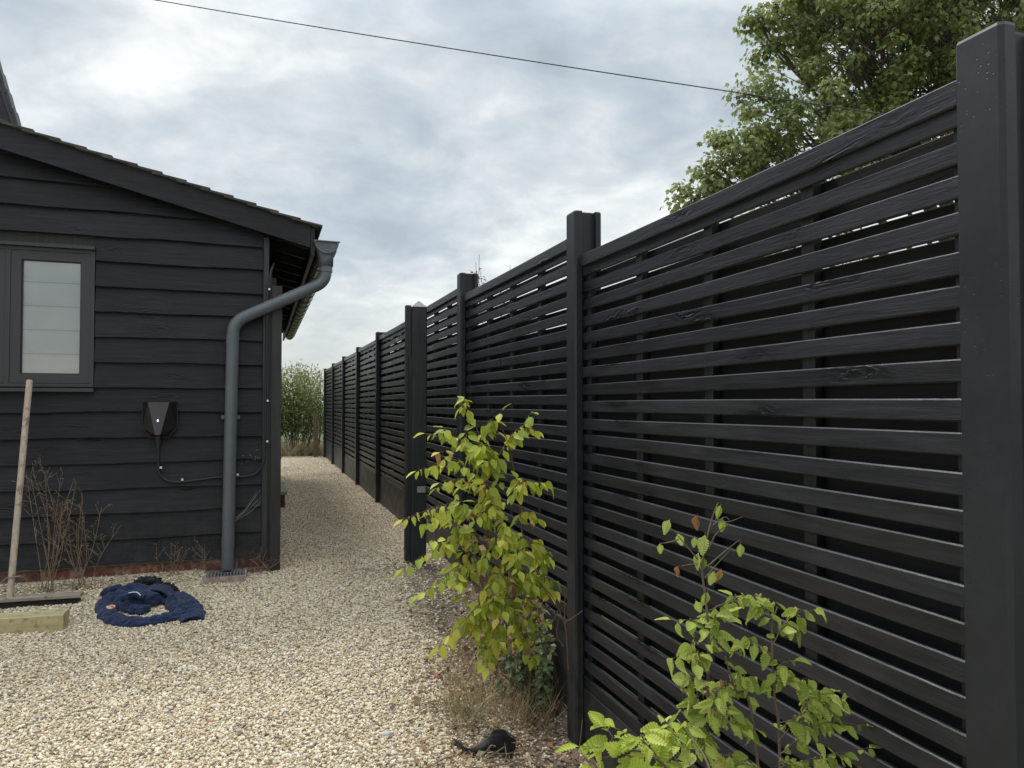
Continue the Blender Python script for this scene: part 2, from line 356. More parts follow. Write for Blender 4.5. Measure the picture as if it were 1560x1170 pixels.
m_leafB = leafmat('fresh_hornbeam_leaf', [(0, (.25, .33, .06)), (.4, (.38, .48, .10)), (.8, (.50, .59, .16)), (1., (.60, .61, .19))])
m_dead = leafmat('dry_brown_leaf', [(0, (.30, .14, .05)), (.5, (.42, .24, .10)), (1., (.5, .34, .18))], transl=.25)
m_litter = leafmat('leaf_litter', [(0, (.12, .07, .04)), (.5, (.26, .16, .09)), (1., (.42, .33, .20))], attr='tint', transl=.1, rough=.8)
m_syc = leafmat('sycamore_leaf', [(0, (.12, .155, .06)), (.45, (.27, .32, .115)), (.8, (.40, .44, .17)), (.93, (.46, .47, .20)), (.97, (.28, .17, .06)), (1., (.30, .16, .06))], attr='tint', transl=.5)
m_varieg = leafmat('pale_variegated_leaf', [(0, (.20, .26, .08)), (.6, (.38, .44, .16)), (1., (.55, .55, .26))], attr='tint')
m_privet = leafmat('grey_green_leaf', [(0, (.08, .12, .055)), (.6, (.16, .22, .10)), (1., (.30, .35, .20))], attr='tint', transl=.3)
m_bush = leafmat('bush_leaf', [(0, (.075, .11, .03)), (.5, (.15, .20, .055)), (1., (.29, .32, .12))], attr='tint')
m_red = leafmat('reddish_leaf', [(0, (.16, .06, .04)), (.5, (.30, .13, .09)), (1., (.22, .22, .09))], attr='tint')
m_straw = leafmat('dry_grass', [(0, (.22, .15, .08)), (.5, (.40, .31, .18)), (1., (.55, .46, .30))], attr='tint', transl=.2, rough=.8)
m_grass = leafmat('green_grass', [(0, (.08, .13, .05)), (1., (.22, .28, .13))], attr='tint', transl=.3)
m_stem = bare_wood('brown_stem_bark', (.075, .05, .035), (.17, .12, .085), 2)
m_twig = bare_wood('rusty_twig_bark', (.09, .04, .028), (.20, .10, .065), 2)
m_weed = bare_wood('dry_weed_stalk', (.13, .085, .055), (.30, .215, .14), 2)
m_bark = bare_wood('grey_tree_bark', (.06, .052, .042), (.14, .12, .095), 2)

# ------------------------------------------------------------------ THE SETTING: ground sheet
def axis(lo, hi, step, far): return [-f for f in far[::-1]]+list(np.arange(lo, hi+1e-6, step))+list(far)
xs = [-900, -300, -80, -30, -12, -8]+list(np.arange(-5.4, 2.4, .12))+[3, 5, 9, 16, 40, 120, 900]
ys = [-900, -300, -60, -12, -4, -1]+list(np.arange(.3, 6.6, .12))+list(np.arange(7, 19, .6))+[21, 25, 40, 90, 300, 1500]
mb = MB(); nx = len(xs)
for y in ys:
    for x in xs: mb.v.append((x, y, G(x, y)))
for j in range(len(ys)-1):
    for i in range(nx-1): mb.f.append((j*nx+i, j*nx+i+1, (j+1)*nx+i+1, (j+1)*nx+i))
o = obj('ground', mb, m_ground, smooth=True); o['kind'] = 'structure'

# loose gravel stones: real pebbles over the bed (geometry nodes)
def gravel(name, x0, x1, y0, y1, dens, size, edge=True, hide_house=True):
    gx = np.arange(x0, x1+.001, .1); gy = np.arange(y0, y1+.001, .1); mb = MB(); n = len(gx)
    for y in gy:
        for x in gx: mb.v.append((x, y, G(x, y)+.001))
    for j in range(len(gy)-1):
        for i in range(n-1): mb.f.append((j*n+i, j*n+i+1, (j+1)*n+i+1, (j+1)*n+i))
    o = obj(name, mb, m_peb); me = o.data
    at_ = me.attributes.new('dens', 'FLOAT', 'POINT'); vals = []
    for (x, y, z) in mb.v:
        d = 1.
        nz = .35*noise.noise(Vector((x*2.5, y*2.5, 3)))
        if y < 5.4: d *= 1-.86*sstep(.62, .98, x+nz)
        if x < .12 and y > 5.40-.0454*(.088-x): d = 0
        if x > 1.22: d = 0
        if x < -.9-.34*y: d = 0
        if y > 7: d *= .6
        d *= 1-.45*sstep(.15, .5, noise.noise(Vector((x*.9, y*.7, 8))))
        if y > 16.6: d = 0
        if x < -.1 and y > 5.0: d *= .45
        vals.append(d)
    at_.data.foreach_set('value', vals)
    ng = bpy.data.node_groups.new(name+'_nodes', 'GeometryNodeTree')
    ng.interface.new_socket('Geometry', in_out='INPUT', socket_type='NodeSocketGeometry'); ng.interface.new_socket('Geometry', in_out='OUTPUT', socket_type='NodeSocketGeometry')
    A = ng.nodes.new; LK = ng.links.new
    gi = A('NodeGroupInput'); go = A('NodeGroupOutput'); na = A('GeometryNodeInputNamedAttribute'); na.data_type = 'FLOAT'; na.inputs[0].default_value = 'dens'
    mu = A('ShaderNodeMath'); mu.operation = 'MULTIPLY'; mu.inputs[1].default_value = dens; LK(na.outputs[0], mu.inputs[0])
    dp = A('GeometryNodeDistributePointsOnFaces'); LK(gi.outputs[0], dp.inputs['Mesh']); LK(mu.outputs[0], dp.inputs['Density'])
    ic = A('GeometryNodeMeshIcoSphere'); ic.inputs['Subdivisions'].default_value = 2; ic.inputs['Radius'].default_value = 1
    pn = A('ShaderNodeTexNoise'); pn.inputs['Scale'].default_value = 1.1; po = A('GeometryNodeInputPosition'); LK(po.outputs[0], pn.inputs['Vector'])
    sc = A('ShaderNodeVectorMath'); sc.operation = 'SUBTRACT'; sc.inputs[1].default_value = (.5, .5, .5); LK(pn.outputs['Color'], sc.inputs[0])
    sc2 = A('ShaderNodeVectorMath'); sc2.operation = 'SCALE'; sc2.inputs['Scale'].default_value = 1.3; LK(sc.outputs[0], sc2.inputs[0])
    sp_ = A('GeometryNodeSetPosition'); LK(ic.outputs[0], sp_.inputs[0]); LK(sc2.outputs[0], sp_.inputs['Offset'])
    sm = A('GeometryNodeSetMaterial'); sm.inputs['Material'].default_value = m_peb; LK(sp_.outputs[0], sm.inputs[0])
    ss = A('GeometryNodeSetShadeSmooth'); LK(sm.outputs[0], ss.inputs[0])
    rs = A('FunctionNodeRandomValue'); rs.data_type = 'FLOAT_VECTOR'; rs.inputs[0].default_value = (size*.28, size*.24, size*.18); rs.inputs[1].default_value = (size*.85, size*.66, size*.46)
    rr = A('FunctionNodeRandomValue'); rr.data_type = 'FLOAT_VECTOR'; rr.inputs[0].default_value = (-.5, -.5, 0); rr.inputs[1].default_value = (.5, .5, 6.28)
    ip = A('GeometryNodeInstanceOnPoints'); LK(dp.outputs[0], ip.inputs[0]); LK(ss.outputs[0], ip.inputs['Instance']); LK(rs.outputs[0], ip.inputs['Scale']); LK(rr.outputs[0], ip.inputs['Rotation'])
    rz = A('FunctionNodeRandomValue'); rz.data_type = 'FLOAT_VECTOR'; rz.inputs[0].default_value = (0, 0, -.002); rz.inputs[1].default_value = (0, 0, size*.38)
    sp3 = A('GeometryNodeTranslateInstances'); LK(ip.outputs[0], sp3.inputs[0]); LK(rz.outputs[0], sp3.inputs['Translation']); sp3.inputs['Local Space'].default_value = False
    LK(sp3.outputs[0], go.inputs[0])
    md = o.modifiers.new('scatter', 'NODES'); md.node_group = ng
    o['kind'] = 'stuff'; return tag(o, 'loose cream and tan pea gravel covering the drive and the side passage', 'gravel')
gravel('gravel', -4.6, 1.3, 1.5, 16.7, 13500, .0115)

# ------------------------------------------------------------------ FENCE
XF = 1.23
PF = [1.104+1.937*k for k in range(9)]           # far edge of every post
PTOP = [1.795, 1.925, 1.98, 1.945, 1.935, 1.90, 1.885, 1.87, 1.855]
fence = thing('slatted_fence', 'long black fence of double slatted panels between concrete posts along the right side', 'fence', (XF, 0, 0))
for k in range(9):
    y1 = PF[k]; y0 = y1-.10; g = G(XF, y1)-.35; c = .008; x0, x1 = XF, XF+.122; sx0, sx1 = XF+.033, XF+.096; sdp = .024
    prof = [(x0+c, y0), (sx0, y0), (sx0, y0+sdp), (sx1, y0+sdp), (sx1, y0), (x1-c, y0), (x1, y0+c), (x1, y1-c), (x1-c, y1), (sx1, y1), (sx1, y1-sdp), (sx0, y1-sdp), (sx0, y1), (x0+c, y1), (x0, y1-c), (x0, y0+c)]
    mb = MB(); zt = PTOP[k]
    mb.prism(prof, g, zt-.006, lambda u, v, t: (u, v, t))
    # softened top: the last 6 mm shrink inwards
    cx, cy = (x0+x1)/2, (y0+y1)/2; n = len(prof); o0 = len(mb.v)
    mb.f.remove(tuple(range(n, 2*n)))
    mb.v += [(cx+(u-cx)*.965, cy+(v-cy)*.965, zt) for u, v in prof]
    mb.f += [(n+i, n+(i+1) % n, 2*n+(i+1) % n, 2*n+i) for i in range(n)]+[tuple(range(2*n, 3*n))]
    o = obj('fence_post', mb, m_conc, fence, origin=(XF, y0, 0))

FENCE_LINE = 1
XP = XF+.036                                      # face of the front slats
PITCH, SH, ST = .0705, .0445, .0125
panels = [(1.738, 25), (1.838, 24), (1.905, 23), (1.885, 22), (1.87, 22), (1.855, 22), (1.845, 21), (1.83, 21)]
PW = 1.937-.10+.03
def slat_mesh(seed, h, tk, L_=PW, bow=.0026, mt_=None):
    r = random.Random(seed); mb = MB(); c = .003; nseg = 8; p1, p2 = r.uniform(0, 6), r.uniform(0, 6)
    prof = cprof(0, tk, -h/2, h/2, c); n = 8; ringv = []
    for i in range(nseg+1):
        t = i/nseg; y = -L_/2+L_*t; dz = bow*math.sin(p1+t*3.5); dx = bow*.7*math.sin(p2+t*4)
        for u, v in prof: mb.v.append((u+dx, y, v+dz))
    for i in range(nseg):
        for k in range(n): mb.f.append((i*n+k, i*n+(k+1) % n, (i+1)*n+(k+1) % n, (i+1)*n+k))
    mb.f += [tuple(range(n-1, -1, -1)), tuple(nseg*n+k for k in range(n))]
    me = bpy.data.meshes.new('slat'); me.from_pydata(mb.v, [], mb.f); me.materials.append(mt_ or m_slat); return me
slats = [slat_mesh(i, SH, ST) for i in range(6)]
back = [slat_mesh(20+i, .0515, ST, mt_=m_back_shade) for i in range(4)]
trim = slat_mesh(50, .050, .016, PW-.055)
bb_ = MB(); bb_.prism(cprof(0, .029, -.022, .022, .002), -.5, .5, lambda u, v, t: (u, v, t))
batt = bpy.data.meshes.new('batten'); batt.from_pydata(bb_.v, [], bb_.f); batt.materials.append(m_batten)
for k, (top, ns) in enumerate(panels):
    ya, yb = PF[k]-.015, PF[k+1]-.10+.015; yc = (ya+yb)/2
    root = bpy.data.objects.new('fence_panel', None); COL.objects.link(root); root.parent = fence; root.location = Vector((XP, yc, top-ns*PITCH))-base(fence); root.empty_display_size = .1
    rr = random.Random(100+k)
    zt = top-.002
    inst('top_trim', trim, root, (XP-.0165, yc, zt-.025), (rr.uniform(-.001, .001), 0, 0))
    z = zt-.052-SH/2+.012
    bottom = None
    for i in range(ns):
        zz = z-i*PITCH+rr.uniform(-.0018, .0018)
        inst('slat', slats[rr.randrange(6)], root, (XP+rr.uniform(0, .001), yc, zz), (rr.uniform(-.0012, .0012), 0, 0))
        if i < ns-1:
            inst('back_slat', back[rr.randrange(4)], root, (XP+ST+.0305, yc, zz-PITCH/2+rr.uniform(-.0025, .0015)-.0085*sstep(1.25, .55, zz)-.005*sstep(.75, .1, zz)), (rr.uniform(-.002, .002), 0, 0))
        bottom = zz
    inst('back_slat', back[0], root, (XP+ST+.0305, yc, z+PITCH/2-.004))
    h = zt-bottom+SH/2-.006
    for f in (0, .25, .5, .75, 1):
        yy = ya+.04+(yb-ya-.08)*f
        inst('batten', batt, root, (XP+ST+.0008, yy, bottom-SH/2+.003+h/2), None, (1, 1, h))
    # gravel board below
    gb = MB(); gt = bottom-SH/2-.004; gb.prism(cprof(XF+.037, XF+.079, gt-.32, gt, .005), ya+.0, yb-.0, lambda u, v, t: (u, t, v))
    obj('gravel_board', gb, m_conc, fence, origin=(XF+.04, yc, gt-.3))

# timber gate post in front of the fence
gp = thing('gate_post', 'rough black timber gate post with a pale four sided cap standing before the fence', 'gate post', (1.05, 5.40, 0))
mb = MB(); gx0, gx1, gy0, gy1 = 1.0, 1.103, 5.33, 5.435
mb.prism(cprof(gx0, gx1, gy0, gy1, .006), -.15, 1.80, lambda u, v, t: (u, v, t)); obj('post', mb, m_gatepost, gp)
M = MT('grey_cap_paint', (.20, .21, .22), .6); m_cap = M.m
mb = MB(); mb.add([(gx0-.001, gy0-.001, 1.802), (gx1+.001, gy0-.001, 1.802), (gx1+.001, gy1+.001, 1.802), (gx0-.001, gy1+.001, 1.802), ((gx0+gx1)/2, (gy0+gy1)/2, 1.852),
   ], [(0, 1, 4), (1, 2, 4), (2, 3, 4), (3, 0, 4), (3, 2, 1, 0)]); obj('cap', mb, m_cap, gp)
mb = MB(); mb.box(.962, .998, 5.37, 5.43, .02, 1.815); obj('gate_stop', mb, m_gatepost, gp)
mb = MB(); mb.box(.978, .999, 5.345, 5.368, .30, 1.45); obj('gate_stop', mb, m_gatepost, gp)
pl = MB(); pl.box(1.035, 1.093, 5.322, 5.3295, .50, .545); M = MT('pale_plate', (.22, .25, .22), .5); obj('latch_plate', pl, M.m, gp)
pl = MB(); pl.box(1.03, 1.097, 5.318, 5.3295, .547, .57); obj('latch', pl, m_gut, gp)

# short brown fence beyond the far post
sf = thing('low_timber_fence', 'short weathered brown board fence at the far end of the passage', 'fence', (1.1, 16.9, 0))
for i in range(9):
    mb = MB(); x = 1.18+i*.0; mb.box(1.10+.01*(i % 2), 1.125+.01*(i % 2), 16.66+i*.125, 16.66+i*.125+.12, -.05, .88+.01*((i*7) % 3)); obj('board', mb, m_stub, sf)
mb = MB(); mb.box(1.04, 1.098, 16.7, 16.78, -.1, .92); obj('post', mb, m_stub, sf)

# ------------------------------------------------------------------ HOUSE (a: left along the front, b: backwards, z: up)
def H(a, b, z): return (.088-.999*a, 5.43-.0454*a+b, z)
def roof(a): return 2.307+.2583*(a+.281)
AL = 3.4; BL = 7.25
house = thing('outbuilding', 'low black weatherboarded outbuilding with shallow tiled roof left of the passage', 'building', H(0, 0, 0))
# inner wall shell
mb = MB()
def wallpoly(mb, a0, a1, b0, b1, z0, zf):
    mb.add([H(a0, b0, z0), H(a1, b0, z0), H(a1, b1, z0), H(a0, b1, z0), H(a0, b0, zf(a0)), H(a1, b0, zf(a1)), H(a1, b1, zf(a1)), H(a0, b1, zf(a0))],
           [(0,1,2,3),(4,7,6,5),(0,4,5,1),(2,6,7,3),(0,3,7,4),(1,5,6,2)])
WA0, WA1, WZ0, WZ1 = 1.088, 2.02, 1.19, 2.095
zin = lambda a: roof(a)-.06
wallpoly(mb, -.01, .052, .012, .12, .115, lambda a: 1.90); wallpoly(mb, .052, WA0-.0, .012, .12, .115, zin); wallpoly(mb, WA1, AL, .012, .12, .115, zin)
wallpoly(mb, WA0, WA1, .012, .12, .115, lambda a: WZ0); wallpoly(mb, WA0, WA1, .012, .12, WZ1, zin)
wallpoly(mb, -.01, .1, .13, BL, .115, lambda a: 1.90); wallpoly(mb, AL-.1, AL, .13, BL, .0, lambda a: roof(a)-.09)
wallpoly(mb, -.01, AL, BL, BL+.1, .0, zin)
obj('wall', mb, m_vert, house)
# feather-edged weatherboards with a wavy sawn lower edge
BP = .158
def board(a0, a1, k, seed):
    r = random.Random(seed); z0 = .115+BP*k+r.uniform(-.003, .003); z1 = z0+BP+.028
    n = max(2, int((a1-a0)/.06)); mb = MB(); cols = []
    for i in range(n+1):
        a = a0+(a1-a0)*i/n; lo = z0+.0085*noise.noise(Vector((a*2.2, k*7.3+seed*.1, 1)))+.0028*noise.noise(Vector((a*9, k*3.1, 5)))
        hi = min(z1, roof(a)-.055); cols.append((a, lo, hi))
    cols = [c for c in cols if c[2]-c[1] > .012]
    if len(cols) < 2: return
    jut = r.uniform(0, .003)
    for (a, lo, hi) in cols:
        f = (hi-lo)/(BP+.028)
        bo = .006*noise.noise(Vector((a*1.1, k*5.1, 9)))*.4
        mb.v += [H(a, -.030-jut+bo, lo+.003), H(a, -.027-jut+bo, lo), H(a, 0.004, lo+.001), H(a, .006, hi), H(a, -.030-jut+.027*f+bo, hi)]
    m = len(cols)
    for i in range(m-1):
        for q in range(5): mb.f.append((i*5+q, (i+1)*5+q, (i+1)*5+(q+1) % 5, i*5+(q+1) % 5))
    mb.f += [(0, 1, 2, 3, 4), tuple((m-1)*5+q for q in (4, 3, 2, 1, 0))]
    c = H((a0+a1)/2, 0, z0); obj('weatherboard', mb, m_clad, house, origin=c)
for k in range(20):
    z0 = .115+BP*k; zm = z0+BP
    if z0 < WZ1-.02 and zm > WZ0+.06:
        board(.086, WA0-.004, k, k); board(WA1+.004, AL, k, k+40)
    else: board(.086, AL, k, k)
# side boards down the passage
for k in range(12):
    z0 = .115+BP*k+random.uniform(-.004, .004); mb = MB(); n = 20
    for i in range(n+1):
        b = -.0+BL*i/n; lo = z0+.004*noise.noise(Vector((b*3, k*3, 0)))
        j = .026+.003*math.sin(k*2.1)
        mb.v += [H(-.012-j, b, lo+.003), H(-.010-j, b, lo), H(-.011, b, lo), H(-.011, b, min(lo+BP+.02, 1.915)), H(-.012-.010, b, min(lo+BP+.02, 1.915))]
    for i in range(n):
        for q in range(5): mb.f.append((i*5+q, i*5+(q+1) % 5, (i+1)*5+(q+1) % 5, (i+1)*5+q))
    mb.f += [(4, 3, 2, 1, 0), tuple(n*5+q for q in range(5))]
    obj('weatherboard', mb, m_cladY, house, origin=H(-.02, 3.5, z0))
T = lambda a, b, z: H(a, b, z)
mb = MB(); mb.box(.050, .084, -.040, .01, .09, roof(.05)-.16, T); obj('corner_trim', mb, m_vert, house)
mb = MB(); mb.box(-.036, .030, -.028, .01, -.02, 1.915, T); obj('corner_board', mb, m_vert, house)
mb = MB(); mb.box(-.009, .049, .011, .1, .1, roof(0)-.06, T) if False else None
mb = MB(); mb.box(.031, .049, -.010, .011, .06, 2.0, T); obj('corner_fillet', mb, m_vert, house)
# barge board + end return
def sl(mb, a0, a1, b0, b1, zf0, zf1):
    mb.add([H(a0, b0, zf0(a0)), H(a1, b0, zf0(a1)), H(a1, b1, zf0(a1)), H(a0, b1, zf0(a0)), H(a0, b0, zf1(a0)), H(a1, b0, zf1(a1)), H(a1, b1, zf1(a1)), H(a0, b1, zf1(a0))],
           [(0,1,2,3),(4,7,6,5),(0,4,5,1),(2,6,7,3),(0,3,7,4),(1,5,6,2)])
mb = MB(); sl(mb, -.215, AL+.1, -.105, -.080, lambda a: roof(a)-.15, lambda a: roof(a)-.004); obj('barge_board', mb, m_barge, house, origin=H(1.5, -.1, 2.5))
mb = MB(); sl(mb, -.2, AL, -.079, -.035, lambda a: roof(a)-.075, lambda a: roof(a)-.03); obj('soffit_strip', mb, m_vert, house)
# roof deck, rafters, fascia, tiles
mb = MB(); sl(mb, -.225, AL+.1, -.078, BL+.15, lambda a: roof(a)-.026, lambda a: roof(a)-.006); obj('roof_deck', mb, m_vert, house)
for i in range(18):
    b = .12+i*.4; mb = MB(); sl(mb, -.215, .25, b, b+.045, lambda a: roof(a)-.115, lambda a: roof(a)-.028); obj('rafter', mb, m_barge, house)
mb = MB(); mb.box(-.243, -.218, -.10, BL+.1, 2.125, roof(-.243)-.008, T); obj('fascia', mb, m_barge, house)
mb = MB(); mb.box(-.0, .1, .125, BL, 1.905, 1.99, T); obj('wall_plate', mb, m_vert, house)
nc = 27
def tile(mb, k, b0, b1, r):
    a0 = -.292+.1415*k; a1 = a0+.20; d = r.uniform(-.002, .002)
    zf = lambda a: roof(a)+.022-(a-a0)*.085+d
    sl(mb, a0, a1, b0, b1, lambda a: zf(a)-.012, zf)
stuff = MB(); r = random.Random(3)
for k in range(nc):
    mb = MB(); tile(mb, k, -.135+r.uniform(-.004, .004), .03, r); obj('tile', mb, m_tile, house, origin=H(-.292+.1415*k, -.1, roof(.1415*k)))
    for j in range(43): tile(stuff, k, .034+j*.168, .034+j*.168+.164, r)
o = obj('roof_tiles', stuff, m_tile, house); o['kind'] = 'stuff'
# mortar/undercloak strip under verge tiles
mb = MB(); sl(mb, -.27, AL+.1, -.122, -.02, lambda a: roof(a)-.003, lambda a: roof(a)+.004); obj('undercloak', mb, m_tile, house)

# gutter (half round) with brackets, stop end and outlet
GA, GZ, GR = -.322, 2.212, .070
gut = MB(); n = 14
for (r_in, s_) in ((GR, 1), (GR-.004, -1)):
    for b in (-.10, BL+.1):
        for i in range(n+1):
            t = math.pi*i/n; gut.v.append(H(GA+r_in*math.cos(t), b, GZ-r_in*math.sin(t)*1.02))
m_ = n+1
for i in range(n):
    gut.f.append((i, i+1, m_+i+1, m_+i)); gut.f.append((2*m_+i, 3*m_+i, 3*m_+i+1, 2*m_+i+1))
for (i) in (0, n): gut.f.append((i, m_+i, 3*m_+i, 2*m_+i))
gutter = obj('gutter', gut, m_gut, house, smooth=True)
for i in range(18):
    b = .22+i*.4; mb = MB(); n2 = 12; R0, R1 = GR+.001, GR+.009
    for bb2 in (b, b+.035+.05*(i % 3 == 1)):
        for rad in (R0, R1):
            for q in range(n2+1):
                t = math.pi*q/n2; mb.v.append(H(GA+rad*math.cos(t), bb2, GZ+.004-rad*math.sin(t)*1.02))
    q_ = n2+1
    for q in range(n2):
        mb.f += [(q_+q, q_+q+1, 3*q_+q+1, 3*q_+q), (q, q+1, q_+q+1, q_+q), (2*q_+q, 3*q_+q, 3*q_+q+1, 2*q_+q+1)]
    obj('gutter_bracket', mb, m_gut, gutter)
# stop end: D shaped plate with raised rim
mb = MB(); prof = [(GA+.079*math.cos(math.pi*i/16), GZ+.006-.079*math.sin(math.pi*i/16)) for i in range(17)]
mb.prism(prof, -.112, -.101, lambda u, v, t: H(u, t, v)); obj('stop_end', mb, m_pipe, gutter)
mb = MB(); rim = [H(GA+.076*math.cos(math.pi*i/20), -.118, GZ+.006-.076*math.sin(math.pi*i/20)) for i in range(21)]
mb.tube(rim, .006, 6); mb.tube([H(GA-.088, -.118, GZ+.010), H(GA+.084, -.118, GZ+.010)], .006, 6); obj('stop_end_rim', mb, m_pipe, gutter, smooth=True)
# outlet funnel
mb = MB(); rings = [(GZ-.018, .076, .060), (GZ-.05, .071, .056), (GZ-.085, .055, .050), (GZ-.088, .051, .051), (GZ-.152, .049, .049)]
for z, ra, rb in rings:
    for i in range(20):
        t = 2*math.pi*i/20; mb.v.append(H(GA+ra*math.cos(t), -.055+rb*math.sin(t), z))
for j in range(len(rings)-1):
    for i in range(20): mb.f.append((j*20+i, j*20+(i+1) % 20, (j+1)*20+(i+1) % 20, (j+1)*20+i))
mb.f.append(tuple(4*20+i for i in range(20))); obj('outlet', mb, m_pipe, gutter, smooth=True)
# downpipe with two elbows
PR = .0395
pp = fillet([H(GA, -.055, 2.11), H(GA, -.06, 1.955), H(.272, -.085, 1.655), H(.292, -.085, .055)], .085, 8)
mb = MB(); mb.tube(pp, PR, 24); pipe = obj('downpipe', mb, m_pipe, house, smooth=True)
for p0, p1, rr_ in [((GA, -.056, 2.06), (GA, -.058, 2.02), .044), ((.2735, -.085, 1.565), (.2745, -.085, 1.50), .0408), ((.2895, -.085, .26), (.291, -.085, .19), .0412)]:
    mb = MB(); mb.tube([H(*p0), H(*p1)], rr_, 24); obj('collar', mb, m_pipe, pipe, smooth=False)
mb = MB(); mb.box(.225, .34, -.045, -.030, 1.02, 1.045, T); obj('pipe_clip', mb, m_pipe, pipe)

# window: frame, two sashes, panes, blinds, sill, head drip
win = bpy.data.objects.new('window', None); COL.objects.link(win); win.parent = house
def fr(mb, a0, a1, z0, z1, wd, b0, b1):
    mb.box(a0, a0+wd, b0, b1, z0, z1, T); mb.box(a1-wd, a1, b0, b1, z0, z1, T)
    mb.box(a0+wd, a1-wd, b0, b1, z0, z0+wd, T); mb.box(a0+wd, a1-wd, b0, b1, z1-wd, z1, T)
mb = MB(); fr(mb, WA0, WA1, WZ0+.034, WZ1-.02, .020, -.026, .06); mb.box(1.540, 1.566, -.024, .06, WZ0+.055, WZ1-.041, T); obj('window_frame', mb, m_win, win)
for (s0, s1) in ((WA0+.0215, 1.5385), (1.5675, WA1-.0215)):
    mb = MB(); fr(mb, s0, s1, WZ0+.0565, WZ1-.0415, .054, -.020, .045); obj('sash', mb, m_win, win)
    mb = MB(); fr(mb, s0+.0545, s1-.0545, WZ0+.111, WZ1-.096, .006, -.008, .004); obj('glazing_bead', mb, m_cable, win)
    mb = MB(); mb.box(s0+.053, s1-.053, -.002, .006, WZ0+.109, WZ1-.094, T); obj('pane', mb, m_glass, win)
    mb = MB(); q = 5; zz0, zz1 = WZ0+.09, WZ1-.08
    for i in range(q*8+1):
        z = zz1+(zz0-zz1)*i/(q*8); ph = (i % 8)/8
        mb.v += [H(s0+.03, .012+.010*ph+(.0 if ph else -.002), z), H(s1-.03, .012+.010*ph+(.0 if ph else -.002), z)]
    for i in range(q*8): mb.f.append((2*i, 2*i+1, 2*i+3, 2*i+2))
    obj('blind', mb, m_blind, win)
    for i in range(1, q):
        z = zz1+(zz0-zz1)*i/q; mb = MB(); mb.box(s0+.03, s1-.03, .0085, .0112, z-.004, z+.002, T); obj('blind_batten', mb, m_tape, win)
mb = MB(); mb.box(WA0-.004, WA1+.02, -.060, -.022, WZ1-.018, WZ1+.002, T); obj('window_head', mb, m_win, win)
mb = MB(); mb.add([H(WA0-.006, -.062, WZ0+.004), H(WA1+.02, -.062, WZ0+.004), H(WA1+.02, .05, WZ0+.004), H(WA0-.006, .05, WZ0+.004), H(WA0-.006, -.062, WZ0+.024), H(WA1+.02, -.062, WZ0+.024), H(WA1+.02, .05, WZ0+.0335), H(WA0-.006, .05, WZ0+.0335)],
                  [(0,1,2,3),(4,7,6,5),(0,4,5,1),(2,6,7,3),(0,3,7,4),(1,5,6,2)]); obj('window_sill', mb, m_win, win)
mb = MB(); mb.box(WA0+.01, WA1-.01, .10, .11, WZ0, WZ1, T); obj('dark_interior', mb, m_cable, win)

# brick plinth: mortar bed plus single bricks
mb = MB(); mb.box(.012, AL, .004, .0115, -.2, .16, T); mb.box(-.0, .011, .004, BL, -.2, .16, T); obj('mortar', mb, m_mortar, house)
br = random.Random(9)
for row in range(3):
    a = .016-(.11 if row % 2 else 0); z = -.115+row*.075
    while a < AL:
        a1 = min(a+.215, AL); a0_ = max(a, .014)
        if a1-a0_ > .03:
            j = br.uniform(-.003, .003); mb = MB(); mb.box(a0_, a1, -.006+j, .006, z+br.uniform(0, .003), z+.066, T); obj('brick', mb, m_brick, house, origin=H((a0_+a1)/2, 0, z))
        a += .225
# the side plinth seen down the passage
for row in range(3):
    b = .02
    while b < 4:
        mb = MB(); mb.box(-.012, -.0005, b, b+.215, -.115+row*.075, -.115+row*.075+.066, T); obj('brick', mb, m_brick, house); b += .225
# brick door step further down the passage
st = thing('brick_step', 'small red brick step with a grey slab on top against the building side', 'step', (.15, 9.0, 0))
mb = MB(); mb.box(.10, .235, 8.7, 9.6, -.02, .02); obj('mortar', mb, m_mortar, st)
for row in range(2):
    for j in range(5):
        mb = MB(); y = 8.66+j*.19+.05*row; mb.box(.098, .245+.002*j, y, y+.18, .0+row*.072, .065+row*.072); obj('brick', mb, m_brick, st)
M = MT('grey_slab', (.22, .21, .19), .85); mb = MB(); mb.box(.095, .265, 8.62, 9.66, .142, .175); obj('slab', mb, M.m, st)

# taller steep-roofed neighbour building: only its verge shows at top left
nb = thing('steep_roofed_building', 'steep dark roof verge of a taller building rising at the photo\'s left edge', 'building', at(-180, 300, 7.6))
def V2(px, py, d): return at(px, py, d)
A0 = at(33, 205, 7.6); A1 = at(-31, 14, 7.6); dirv = (A1-A0).normalized(); A2 = A0+dirv*2.6; A0 = A0-dirv*.6
bk = Vector((0, 1, 0)); side = Vector((-.999, -.045, 0))
def slab(p0, p1, w0, w1, t0, t1):   # between verge points, width along side, depth along bk
    q = [p0+side*w0+bk*t0, p1+side*w0+bk*t0, p1+side*w1+bk*t0, p0+side*w1+bk*t0]; q2 = [p+bk*(t1-t0) for p in q]
    return q+q2, [(0,1,2,3),(4,7,6,5),(0,4,5,1),(2,6,7,3),(0,3,7,4),(1,5,6,2)]
mb = MB(); mb.add(*slab(A0, A2, 0, .045, -.08, .05)); obj('roof', mb, m_vert, nb)
for i in range(16):
    p = A0+dirv*(i*.2); mb = MB(); mb.add(*slab(p, p+dirv*.24, -.022+.0, -.001, -.10, .06)); 
    mb.v = [(v[0]-(.012 if (j % 4) in (0, 3) else 0), v[1], v[2]) for j, v in enumerate(mb.v)]; obj('tile', mb, m_vert, nb)
mb = MB(); mb.add(*slab(A0, A2, .05, .13, -.07, -.03)); obj('barge_board', mb, m_barge, nb)
mb = MB(); mb.add(*slab(A0, A2, .14, .8, -.02, .04)); obj('wall', mb, m_clad, nb)
